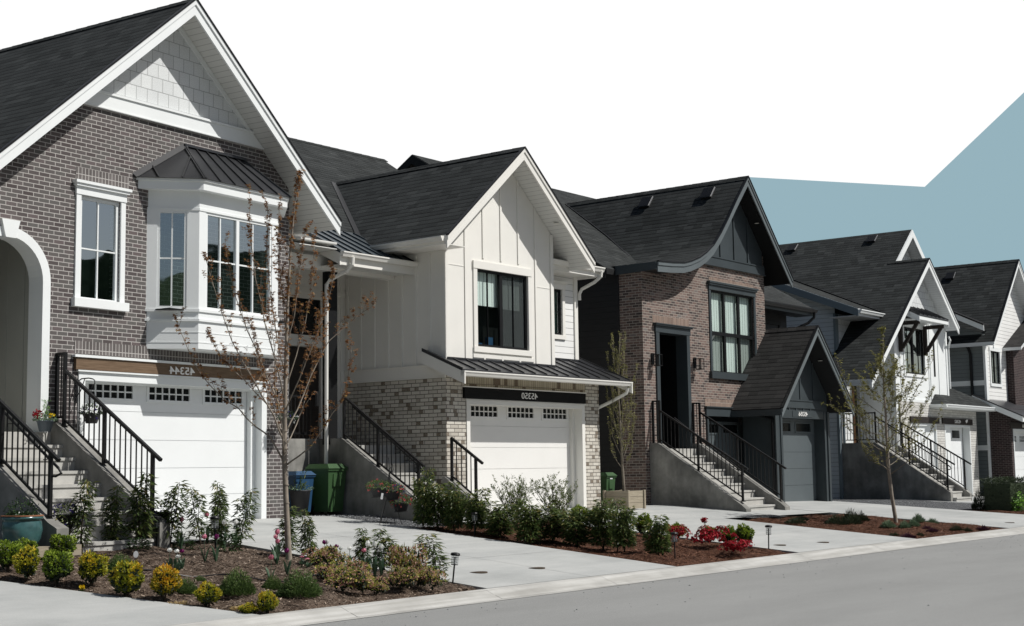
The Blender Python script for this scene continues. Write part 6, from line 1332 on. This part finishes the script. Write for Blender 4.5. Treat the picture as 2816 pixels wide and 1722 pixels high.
LIMBS = [(1.36, [(-.28, .05, 1.72), (-.47, .08, 1.86), (-.72, .1, 2.12), (-.95, .12, 2.28), (-1.22, .14, 2.58), (-1.42, .15, 2.95), (-1.62, .12, 3.45)], .016),
    (1.30, [(.12, -.05, 1.45), (.28, -.08, 1.58), (.50, -.12, 1.90), (.68, -.15, 2.15), (.80, -.18, 2.55), (.86, -.2, 3.0)], .017),
    (1.62, [(-.22, -.2, 2.0), (-.5, -.35, 2.5), (-.78, -.45, 3.0), (-.98, -.5, 3.6), (-1.16, -.5, 4.2)], .016), (1.75, [(.10, .2, 2.1), (.30, .35, 2.6), (.55, .45, 3.1), (.95, .5, 3.45), (1.22, .5, 3.62)], .014),
    (1.95, [(-.25, .2, 2.4), (-.48, .3, 2.95), (-.70, .35, 3.5), (-.84, .35, 4.0), (-.92, .35, 4.5)], .015), (2.05, [(.12, -.2, 2.5), (.32, -.3, 3.0), (.50, -.35, 3.5), (.62, -.35, 4.05)], .013),
    (2.2, [(-.2, -.1, 2.8), (-.35, -.15, 3.3), (-.48, -.2, 3.9), (-.55, -.2, 4.5), (-.56, -.2, 5.05)], .014), (2.4, [(.08, .1, 2.85), (.20, .15, 3.3), (.30, .2, 3.9), (.34, .2, 4.5)], .012), (2.55, [(-.18, .15, 3.1), (-.28, .2, 3.7), (-.33, .2, 4.4), (-.32, .2, 5.0)], .012),
    (1.5, [(-.15, .3, 1.9), (-.3, .5, 2.3), (-.45, .65, 2.8), (-.55, .7, 3.4)], .012), (1.55, [(.1, .3, 1.9), (.25, .55, 2.4), (.35, .7, 2.9), (.42, .75, 3.4)], .011), (1.45, [(-.10, -.3, 1.8), (-.2, -.5, 2.3), (-.22, -.6, 2.9), (-.3, -.62, 3.5)], .012), (2.9, [(.05, -.1, 3.4), (.12, -.15, 4.0), (.2, -.18, 4.6)], .010), (3.1, [(-.10, .0, 3.6), (-.16, .02, 4.2), (-.16, .02, 4.9)], .009), (1.7, [(-.3, .0, 2.15), (-.62, .05, 2.5), (-.9, .05, 2.75), (-1.15, .0, 3.2)], .012)]
for z0, pts, rad in LIMBS:
    j = max(i for i in range(len(tr)) if tr[i].z <= z0); f = (z0-tr[j].z)/(tr[j+1].z-tr[j].z); p0 = tr[j].lerp(tr[j+1], f)
    P_ = [p0]+[TP(*q) for q in pts]; sm = []
    for i in range(len(P_)-1):
        for t in (0, .5): sm.append(P_[i].lerp(P_[i+1], t)+rv(r)*.012)
    sm.append(P_[-1]); limb(br, sm, rad*.85, .003)
    twigs(br, lf, sm, r, 15, .44, .0034, .045, .26, .75, 4, 4, .42); leafy_end(br, lf, sm, r, 13, .045, 4, .30, .42)
leafy_end(br, lf, tr, r, 16, .062, 5, .58, .5); twigs(br, lf, tr[5:], r, 18, .38, .004, .062, .1, .9, 4, 4, .45)
for nm, m_, mt in (('trunk', st, 'trunk_tan'), ('branches', br, 'trunk_tan'), ('crown', lf, 'leaf_rust')): m_.build(nm, mt, tree, nm != 'crown')
# young tree with olive leaves in the third bed
r = random.Random(5); base = spot(31.78, 14.01, hf3); rt, dp = view_frame(base)
tree = empty('young_tree', base, 0, 'slender young tree with olive green leaves in the third mulch bed', 'tree')
st, br, lf = MB(), MB(), MB()
tr = [TP(.02, 0, -.1), TP(.01, 0, 0), TP(-.06, 0, .6), TP(-.10, 0, 1.15), TP(-.12, 0, 1.7), TP(-.12, .02, 2.4), TP(-.14, 0, 3.2), TP(-.12, 0, 4.0), TP(-.10, 0, 4.55)]
st.tube(tr, [.056, .048, .042, .039, .034, .026, .018, .010, .004], 9)
for k in range(30):
    z0 = 1.10+2.4*(k/30)**1.05; a = k*2.4+r.uniform(-.4, .4); j = max(i for i in range(len(tr)) if tr[i].z <= z0); p0 = tr[j].lerp(tr[j+1], (z0-tr[j].z)/(tr[j+1].z-tr[j].z)); reach = (1.50-.36*abs(z0-1.75))*r.uniform(.62, 1.05)*(1 if z0 < 2.7 else .55)
    q = p0+TP(math.cos(a)*reach, math.sin(a)*reach, reach*r.uniform(.50, 1.35)); c = curve(p0, q, .10, r, 7); limb(br, c, .013*(1.3-.25*z0), .0035)
    twigs(br, lf, c, r, 11, .50, .0035, .052, .22, .45, 4, 3, .5); leafy_end(br, lf, c, r, 8, .052, 3, .30, .5)
leafy_end(br, lf, tr, r, 12, .066, 4, .6, .45); twigs(br, lf, tr[5:], r, 16, .40, .004, .066, .0, .9, 4, 4, .42)
for nm, m_, mt in (('trunk', st, 'trunk_tan'), ('branches', br, 'trunk_grey'), ('crown', lf, 'leaf_olive')): m_.build(nm, mt, tree, nm != 'crown')
# columnar tree in the timber planter
pb = W(28.2, 19.14, G(28.2, 19.14)); pl = empty('planter_box', pb, SROT, 'square pale timber planter box between the white and red brick houses', 'planter')
m = MB(); s_ = .33
for k in range(3):
    z0, z1 = .012+.14*k, .145+.14*k; m.box(-s_, s_, -s_, -s_+.03, z0, z1); m.box(-s_, s_, s_-.03, s_, z0, z1); m.box(-s_, -s_+.03, -s_+.031, s_-.031, z0, z1); m.box(s_-.03, s_, -s_+.031, s_-.031, z0, z1)
m.build('planks', 'wood_planter', pl)
m = MB()
for a in (-1, 1):
    for b in (-1, 1): m.box(a*(s_+.004)-.028, a*(s_+.004)+.028, b*(s_+.004)-.028, b*(s_+.004)+.028, .0, .44)
m.build('corner_post', 'wood_planter', pl)
m = MB(); m.box(-s_+.032, s_-.032, -s_+.032, s_-.032, .05, .39); m.build('soil', 'soil', pl)
r = random.Random(8); base = pb+Vector((0, 0, .38)); rt, dp = view_frame(base); tree = empty('columnar_tree', base, 0, 'narrow upright budding tree growing in the timber planter box', 'tree'); st, br, lf = MB(), MB(), MB()
tr = [TP(0, 0, -.1), TP(0, 0, .0), TP(-.03, 0, .7), TP(-.05, 0, 1.4), TP(-.08, .02, 2.2), TP(-.06, 0, 3.0), TP(-.02, 0, 3.75)]; st.tube(tr, [.040, .034, .030, .024, .018, .011, .004], 8)
for k in range(24):
    z0 = .45+2.3*(k/24); a = k*2.4; j = max(i for i in range(len(tr)) if tr[i].z <= z0); p0 = tr[j].lerp(tr[j+1], (z0-tr[j].z)/(tr[j+1].z-tr[j].z)); x = r.uniform(.18, .42)*(1 if z0 < 1.8 else .6); top = z0+r.uniform(.9, 1.45)
    q1 = p0+TP(math.cos(a)*x*.9, math.sin(a)*x*.9, (top-z0)*.38); q2 = Vector((q1.x, q1.y, 0))+TP(math.cos(a)*x*.25, math.sin(a)*x*.25, min(top, 3.7)); c = [p0]+[p0.lerp(q1, .5)+Vector((0, 0, -.03)), q1, q1.lerp(q2, .5)+rv(r)*.03, q2]; limb(br, c, .011, .003, 6)
    twigs(br, lf, c, r, 10, .34, .004, .034, .2, 1.5, 4, 3, .5); leafy_end(br, lf, c, r, 10, .034, 3, .3, .5)
for nm, m_, mt in (('trunk', st, 'trunk_grey'), ('branches', br, 'trunk_grey'), ('crown', lf, 'leaf_bud')): m_.build(nm, mt, tree, nm != 'crown')
# ------------------------------------------------------------------ garden things
def lamp(): 
    root = empty('garden_lamp', (0, 0, 0), 0, '', 'lamp', 'stake lamps in the mulch beds')
    m = MB(); m.tube([(0, 0, -.05), (0, 0, .27)], .011, 8); m.lathe([(.0, .262), (.045, .264), (.047, .272), (.0, .274)], 14); m.build('stake', 'black_metal', root)
    m = MB(); m.lathe([(.042, .275), (.042, .385)], 14); m.build('lamp_glass', 'lamp_glass', root)
    m = MB(); m.lathe([(.012, .275), (.012, .37), (0, .372)], 10)
    for k in range(6): a = k*1.047; m.tube([(.044*math.cos(a), .044*math.sin(a), .272), (.044*math.cos(a), .044*math.sin(a), .388)], .0022, 4)
    for z in (.30, .33, .36): m.lathe([(.0435, z-.002), (.0465, z), (.0435, z+.002)], 14)
    m.build('wire_cage', 'chrome_grey', root)
    m = MB(); m.lathe([(0, .382), (.056, .384), (.063, .390), (.063, .404), (.054, .42), (.02, .428), (0, .429)], 16); m.build('lamp_cap', 'black_metal', root); return root
L0 = lamp()
for i, (u, v, hf, k, lab) in enumerate(((13.86, 16.62, hf1, 1.15, 'black stake lamp before the white garage door among the laurels'), (14.44, 12.55, hf1, 1, 'tilted black stake lamp at the kerb corner of the front bed'), (14.47, 14.22, hf1, 1, 'stake lamp beside the white tulip clump'), (13.05, 16.95, hf1, 1.05, 'dark stake lamp half hidden by the laurels at the steps'), (14.50, 16.9, hf1, 1, 'stake lamp behind the maple trunk'),
    (19.40, 16.34, hf2, 1, 'stake lamp left in the second bed'), (19.68, 15.10, hf2, 1, 'stake lamp in the middle of the second bed before the bushy laurels'), (19.95, 13.70, hf2, 1, 'stake lamp between the two rightmost laurels'), (19.85, 12.52, hf2, 1, 'stake lamp left of the red azaleas near the kerb'), (22.99, 12.54, hf2, 1.03, 'lone stake lamp right of the red azaleas'), (22.5, 15.2, hf2, 1.05, 'stake lamp behind the ball shrub, left of the azaleas'))):
    o = L0 if i == 0 else copy_tree(L0); o.location = spot(u, v, hf); o.scale = (k, k, k); o['label'] = lab; o.rotation_euler = ((0, R(6), 0) if i == 1 else (0, R(1.5*(i % 3-1)), i))
def cart(name, mat, loc, rot, w, d, hh, lab):
    root = empty(name, loc, rot, lab, 'wheelie bin', 'wheelie bins'); m = MB(); a, b = w/2, d/2; k = .80
    m.hexa([(-a*k, -b*k, .05), (a*k, -b*k, .05), (a*k, b*.9, .05), (-a*k, b*.9, .05)], [(-a, -b, hh*.90), (a, -b, hh*.90), (a, b, hh*.90), (-a, b, hh*.90)]); m.box(-a-.02, a+.02, -b-.02, b+.02, hh*.86, hh*.905); m.box(-a*.45, a*.45, -b*.98-.012, -b*.93, hh*.55, hh*.80); m.build('bin_body', mat, root)
    m = MB(); m.hexa([(-a-.03, -b-.04, hh*.907), (a+.03, -b-.04, hh*.907), (a+.03, b+.02, hh*.907), (-a-.03, b+.02, hh*.907)], [(-a*.86, -b*.8, hh), (a*.86, -b*.8, hh), (a*.86, b*.9, hh), (-a*.86, b*.9, hh)]); m.build('bin_lid', mat, root)
    m = MB(); m.tube([(-a*.8, b+.09, hh*.93), (a*.8, b+.09, hh*.93)], .016, 8); m.bar((-a*.8, b-.02, hh*.88), (-a*.8, b+.09, hh*.93), .03, .03); m.bar((a*.8, b-.02, hh*.88), (a*.8, b+.09, hh*.93), .03, .03); m.build('bin_handle', 'plastic_black', root)
    for sg in (-1, 1):
        m = MB(); m.tube([(sg*a*.70, b*.86, .11), (sg*(a*.70+.05), b*.86, .11)], .11, 16); m.build('wheel', 'plastic_black', root)
    return root
H2M = Matrix.Translation(H2.location) @ Matrix.Rotation(H2.rotation_euler.z, 4, 'Z')
o = cart('wheelie_bin', 'plastic_blue', H2M @ Vector((-7.42, 1.38, .09)), H2.rotation_euler.z-R(4), .44, .50, .84, 'blue wheelie bin beside the dark brick house corner')
o = cart('wheelie_bin', 'plastic_green', H2M @ Vector((-6.80, 1.20, .085)), H2.rotation_euler.z+R(3), .52, .58, .98, 'green wheelie bin right of the blue one at the concrete wall')
m = MB(); rr = random.Random(2)
for k in range(16): a = rr.uniform(0, 6.28); q = rr.uniform(.0, .05); m.leaf((.272, -.05+q*math.cos(a), .70+q*.7*math.sin(a)), (0, math.cos(a), math.sin(a)+.6), (1, 0, 0), .04, .022, 0, .5)
for k in range(6): m.box(.268, .272, -.10+.018*k, -.10+.018*k+.012, .62, .645)
m.build('bin_emblem', 'white_plastic', o)
o = cart('wheelie_bin', 'plastic_green', H2M @ Vector((1.55, .42, -.06)), H2.rotation_euler.z+R(6), .44, .50, .86, 'green wheelie bin in the gap behind the speckled brick pier')
m = MB(); m.box(-.06, .06, -.256, -.252, .70, .73); m.box(.262, .266, -.06, .05, .64, .70); m.build('bin_emblem', 'white_plastic', o)
def foliage_blob(root, n, c, rx, rz, mats, sizes, seed, flower=0, name='foliage', droop=0):
    r = random.Random(seed); m = MB()
    for k in range(n):
        d = rv(r).normalized(); d.z = d.z if d.z > 0 else d.z*droop; p = Vector(c)+Vector((d.x*rx, d.y*rx, d.z*rz))*r.uniform(.6, 1.05); m.leaf(p, d+rv(r)*.9, d+rv(r)*.3, r.uniform(*sizes), sizes[1]*.42, 0, r.random())
    m.build(name, mats[0], root)
    if flower:
        for fi, fm in enumerate(mats[1:]):
            f = MB()
            for k in range(flower):
                d = rv(r).normalized(); d.z = abs(d.z) if d.z > -.3 else d.z; p = Vector(c)+Vector((d.x*rx, d.y*rx, d.z*rz))*r.uniform(.9, 1.12)
                for j in range(5): f.leaf(p, rv(r)+d*.4, d, .024, .024, 0, r.random())
            f.build('blossom', fm, root)
def potted(name, loc, lab, prof, potmat, n=18):
    root = empty(name, loc, 0, lab, 'flower pot'); m = MB(); m.lathe(prof, n); m.build('pot', potmat, root, True); return root
t = potted('plant_pot', Matrix.Translation(H1.location) @ Matrix.Rotation(H1.rotation_euler.z, 4, 'Z') @ Vector((-6.78, -2.17, -.112)), 'large teal glazed pot with a small bush left of the concrete steps', [(0, .01), (.17, .0), (.24, .12), (.265, .24), (.25, .34), (.235, .37), (.265, .38), (.268, .41), (.24, .415), (.235, .38), (0, .37)], 'teal_glaze', 24)
m = MB(); m.lathe([(.232, .412), (.272, .416), (.272, .43), (.235, .432)], 24); m.build('rim', 'terracotta', t); foliage_blob(t, 420, (0, 0, .45), .21, .20, ['leaf_broad'], (.03, .05), 3)
Hm1 = H1.matrix_world if False else Matrix.Translation(H1.location) @ Matrix.Rotation(H1.rotation_euler.z, 4, 'Z')
t = potted('flower_pot', Hm1 @ Vector((-4.82, -.16, 1.495)), 'grey blue pot of red and yellow flowers on the top step', [(0, .0), (.085, .0), (.125, .15), (.135, .152), (.135, .165), (.115, .165), (.11, .14), (0, .14)], 'pot_blue_grey'); foliage_blob(t, 200, (0, 0, .18), .17, .10, ['leaf_lavender'], (.03, .05), 4)
f = MB(); rr = random.Random(4)
for k in range(26):
    p = Vector((-.10, -.06, .27))+rv(rr)*.075
    for j in range(5): f.leaf(p, rv(rr), rv(rr), .03, .026, 0, rr.random())
f.build('blossom', 'petal_red', t); f = MB()
for k in range(12):
    p = Vector((.10, -.03, .24))+rv(rr)*.045
    for j in range(5): f.leaf(p, rv(rr), rv(rr), .028, .026, 0, rr.random())
f.build('blossom', 'petal_yellow', t); f = MB()
for k in range(90): f.leaf((rr.uniform(-.05, .05), rr.uniform(-.05, .05), rr.uniform(.2, .46)), rv(rr)+Vector((0, 0, 1.2)), rv(rr), .05, .008, 0, rr.random())
f.build('fern_frond', 'leaf_bright', t)
def basket(loc, lab, seed, mats, hang=.32, nf=10, trail=.3, hook=True):
    root = empty('hanging_basket', loc, 0, lab, 'hanging basket'); m = MB(); m.lathe([(0, 0), (.085, .0), (.125, .11), (.14, .14), (.145, .155), (.125, .155), (.12, .13), (0, .12)], 18); m.build('pot', 'plastic_black', root, True)
    foliage_blob(root, 330, (0, 0, .17), .18, .13, mats, (.03, .05), seed, nf, 'foliage', trail)
    if hook:
        m = MB()
        for k in range(3): a = k*2.094; m.tube([(.135*math.cos(a), .135*math.sin(a), .15), (0, 0, .15+hang)], .003, 4)
        m.build('hanger', 'steel_hook', root)
    return root
basket(Hm1 @ Vector((-4.055, -.30, 1.63)), 'black hanging basket of white and violet flowers seen through the stair railing', 31, ['leaf_broad', 'petal_white', 'petal_violet'], .46, 9)
basket(Hm1 @ Vector((.43, -.30, 1.64)), 'black hanging basket of white and violet flowers on the brick corner behind the maple', 32, ['leaf_broad', 'petal_white', 'petal_violet'], .5, 12)
def cone_planter(u, v, lab, seed, nf):
    z = hf1(u, v); root = empty('stake_planter', W(u, v, z), SROT, lab, 'planter', 'violet cone planters on stakes'); m = MB(); m.tube([(0, 0, -.1), (0, 0, .22)], .008, 6); m.tube([(-.10, .03, -.05), (-.03, 0, .26)], .006, 5); m.tube([(.10, .03, -.05), (.03, 0, .26)], .006, 5); m.build('stake', 'steel_hook', root)
    m = MB(); m.lathe([(0, .20), (.05, .20), (.13, .50), (.145, .505), (.145, .52), (.12, .52), (0, .50)], 16); m.build('pot', 'pot_dark', root, True)
    foliage_blob(root, 420, (0, 0, .50), .22, .17, ['leaf_laurel', 'petal_violet', 'petal_violet'], (.03, .05), seed, nf, 'foliage', 1.3)
cone_planter(11.62, 17.05, 'dark cone planter full of violet petunias before the concrete steps', 33, 45); cone_planter(13.35, 17.2, 'cone planter with violet petunias before the white garage door', 34, 24)
# dark planter by the brick corner
t = potted('plant_pot', W(19.2, 20.55, G(19.1, 20.5)), 'tall dark pot with pale trailing plants at the dark brick house corner', [(0, 0), (.14, 0), (.20, .46), (.215, .48), (.215, .50), (.18, .50), (.17, .47), (0, .45)], 'pot_dark'); foliage_blob(t, 220, (0, 0, .52), .24, .10, ['leaf_lavender'], (.03, .05), 5); f = MB()
for k in range(70): f.leaf((rr.uniform(-.1, .1), rr.uniform(-.1, .1), rr.uniform(.5, .8)), rv(rr)+Vector((0, 0, 1)), rv(rr), .12, .02, 0, rr.random())
f.build('fern_frond', 'leaf_spirea', t)
# wire plant stand with three pots before the second house
zb = G(19.2, 18.2); SL = W(19.25, 18.25, zb); root = empty('plant_stand', SL, SROT, 'black wire plant stand holding three flower pots before the concrete wall', 'plant stand'); m = MB()
for pts in ([(-.30, -.05, 0), (-.05, 0, .62), (.02, 0, 1.0), (.0, 0, 1.22)], [(.26, -.08, 0), (.06, 0, .62), (.02, 0, 1.0)], [(.0, .22, 0), (.02, .02, .62), (.02, 0, 1.0)], [(.02, 0, 1.0), (.10, 0, 1.1), (.12, 0, 1.0), (.08, 0, .92)], [(-.27, 0, .60), (.32, 0, .34)], [(.0, 0, .62), (.14, 0, .56)]): m.tube(pts, .008, 6)
for k in range(10): a, b = k*.349*1.0, (k+1)*.349; m.tube([(.02+.12*math.cos(a), -.02, .03+.12*math.sin(a)), (.02+.12*math.cos(b), -.02, .03+.12*math.sin(b))], .006, 5)
for cx, cz in ((-.27, .50), (.10, .44), (.32, .22)): m.lathe([(.13, cz), (.138, cz+.006), (.13, cz+.012)], 16, (cx, 0, 0))
m.build('wire_frame', 'steel_hook', root)
for cx, cz, sd, mats, lab in ((-.27, .505, 41, ['leaf_feather', 'petal_coral'], 'leftmost flower pot on the wire stand, with trailing pink flowers'), (.10, .445, 42, ['leaf_feather', 'petal_violet', 'petal_coral'], 'small middle flower pot on the wire stand with blue violet flowers'), (.32, .225, 43, ['leaf_feather', 'petal_coral', 'petal_red'], 'lowest flower pot on the wire stand, full of coral red flowers')):
    t = potted('flower_pot', SL+SX*cx+Vector((0, 0, cz)), lab, [(0, 0), (.10, 0), (.15, .15), (.155, .155), (.155, .17), (.135, .17), (.13, .14), (0, .14)], 'pot_dark'); foliage_blob(t, 380, (0, 0, .19), .22, .12, mats, (.025, .045), sd, 22, 'foliage', .5); t['group'] = 'flower pots on the wire stand'
m = MB(); m.box(-.02, .02, -.002, .002, .0, .11); o = m.build('plant_tag', 'white_plastic'); o.location = SL+SX*-.36+SV*-.16+Vector((0, 0, .47)); o.rotation_euler = (R(8), R(8), SROT+R(-30)); tag(o, 'small white plant tag hanging from the leftmost stand pot', 'plant tag')
root = empty('plant_tag', spot(11.79, 15.73, hf1), SROT-R(40), 'white oval plant tag standing among the golden shrubs', 'plant tag'); m = MB(); m.tube([(0, 0, -.05), (0, 0, .12)], .004, 5); m.build('pin', 'steel_hook', root); m = MB(); m.prism([(.032*math.cos(k*.3927), .15+.045*math.sin(k*.3927)) for k in range(16)], 'y', -.003, .003); m.build('plate', 'white_plastic', root)
root = empty('pansy', spot(10.02, 14.37, hf1), 0, 'single small yellow pansy at the concrete edge of the front bed', 'flower'); f = MB()
for k in range(8):
    for j in range(5): f.leaf((rr.uniform(-.02, .02), rr.uniform(-.02, .02), .045+rr.uniform(0, .02)), rv(rr), rv(rr), .03, .03, 0, rr.random())
f.build('flower', 'petal_yellow', root); f = MB()
for k in range(16): a = rr.uniform(0, 6.28); f.leaf((0, 0, .01), (math.cos(a), math.sin(a), .4), (0, 0, 1), .05, .02, 0, rr.random())
f.build('leaf', 'leaf_feather', root)
# ------------------------------------------------------------------ light and sky
TO_SUN = Vector((1.157, -.146, 1.36)).normalized(); EL = math.asin(TO_SUN.z); AZ = math.atan2(TO_SUN.x, TO_SUN.y)
sd = bpy.data.lights.new('sun', 'SUN'); sd.energy = 4.6; sd.angle = R(.5); sd.color = (1, .975, .935); so = bpy.data.objects.new('sun', sd); C.objects.link(so)
so.rotation_euler = (-TO_SUN).to_track_quat('-Z', 'Y').to_euler(); so.location = (30, -5, 40)
wd = bpy.data.worlds.new('World'); sc.world = wd; wd.use_nodes = True; nt = wd.node_tree; N, Lk = nt.nodes, nt.links; bg = N['Background']
sky = N.new('ShaderNodeTexSky'); sky.sky_type = 'NISHITA'; sky.sun_disc = False; sky.sun_elevation = EL; sky.sun_rotation = AZ; sky.air_density = 1.0; sky.dust_density = 1.5
sk2 = N.new('ShaderNodeMix'); sk2.data_type = 'RGBA'; sk2.blend_type = 'MULTIPLY'; sk2.inputs[0].default_value = 1; Lk.new(sky.outputs[0], sk2.inputs[6]); sk2.inputs[7].default_value = (.60, .575, .545, 1)
geo = N.new('ShaderNodeTexCoord')
def dot(vec):
    n = N.new('ShaderNodeVectorMath'); n.operation = 'DOT_PRODUCT'; Lk.new(geo.outputs['Generated'], n.inputs[0]); n.inputs[1].default_value = vec; return n.outputs['Value']
def mth(op, a, b):
    n = N.new('ShaderNodeMath'); n.operation = op
    for v, i in ((a, 0), (b, 1)):
        if hasattr(v, 'links'): Lk.new(v, n.inputs[i])
        else: n.inputs[i].default_value = v
    return n.outputs[0]
# sky ahead set to flat white, with a straight-edged blue-grey patch low at the right
d1, d2, d3 = Vector((.16290, .96686, .19658)), Vector((.27660, .94332, .18341)), Vector((.33460, .91165, .23863))
n1 = d1.cross(d2).normalized(); n1 = n1 if n1.z > 0 else -n1
n2 = d2.cross(d3).normalized(); n2 = n2 if n2.z > 0 else -n2
nv = Vector((d1.y, -d1.x, 0)).normalized()
below = mth('MAXIMUM', mth('LESS_THAN', dot(n1), 0.0), mth('LESS_THAN', dot(n2), 0.0))
blue = mth('MULTIPLY', below, mth('GREATER_THAN', dot(nv), -.0015))
front = dot(Vector((.0, .98, .18)).normalized())
mr = N.new('ShaderNodeMapRange'); mr.interpolation_type = 'SMOOTHSTEP'; Lk.new(front, mr.inputs[0]); mr.inputs[1].default_value = .74; mr.inputs[2].default_value = .88
S = .10
mx = N.new('ShaderNodeMix'); mx.data_type = 'RGBA'; Lk.new(blue, mx.inputs[0]); mx.inputs[6].default_value = tuple(1.02/S for _ in range(3))+(1,)
cb = (.305, .450, .512); mx.inputs[7].default_value = tuple(x/S for x in cb)+(1,)
m2 = N.new('ShaderNodeMix'); m2.data_type = 'RGBA'; Lk.new(mr.outputs[0], m2.inputs[0]); Lk.new(sk2.outputs[2], m2.inputs[6]); Lk.new(mx.outputs[2], m2.inputs[7])
Lk.new(m2.outputs[2], bg.inputs[0]); bg.inputs[1].default_value = S
sc.view_settings.view_transform = 'Standard'; sc.view_settings.look = 'None'; sc.view_settings.exposure = 0; sc.view_settings.gamma = 1
sc.render.engine = 'CYCLES'; sc.cycles.max_bounces = 7; sc.cycles.transparent_max_bounces = 12; sc.cycles.use_denoising = True
sc.render.resolution_x = 1024; sc.render.resolution_y = 626
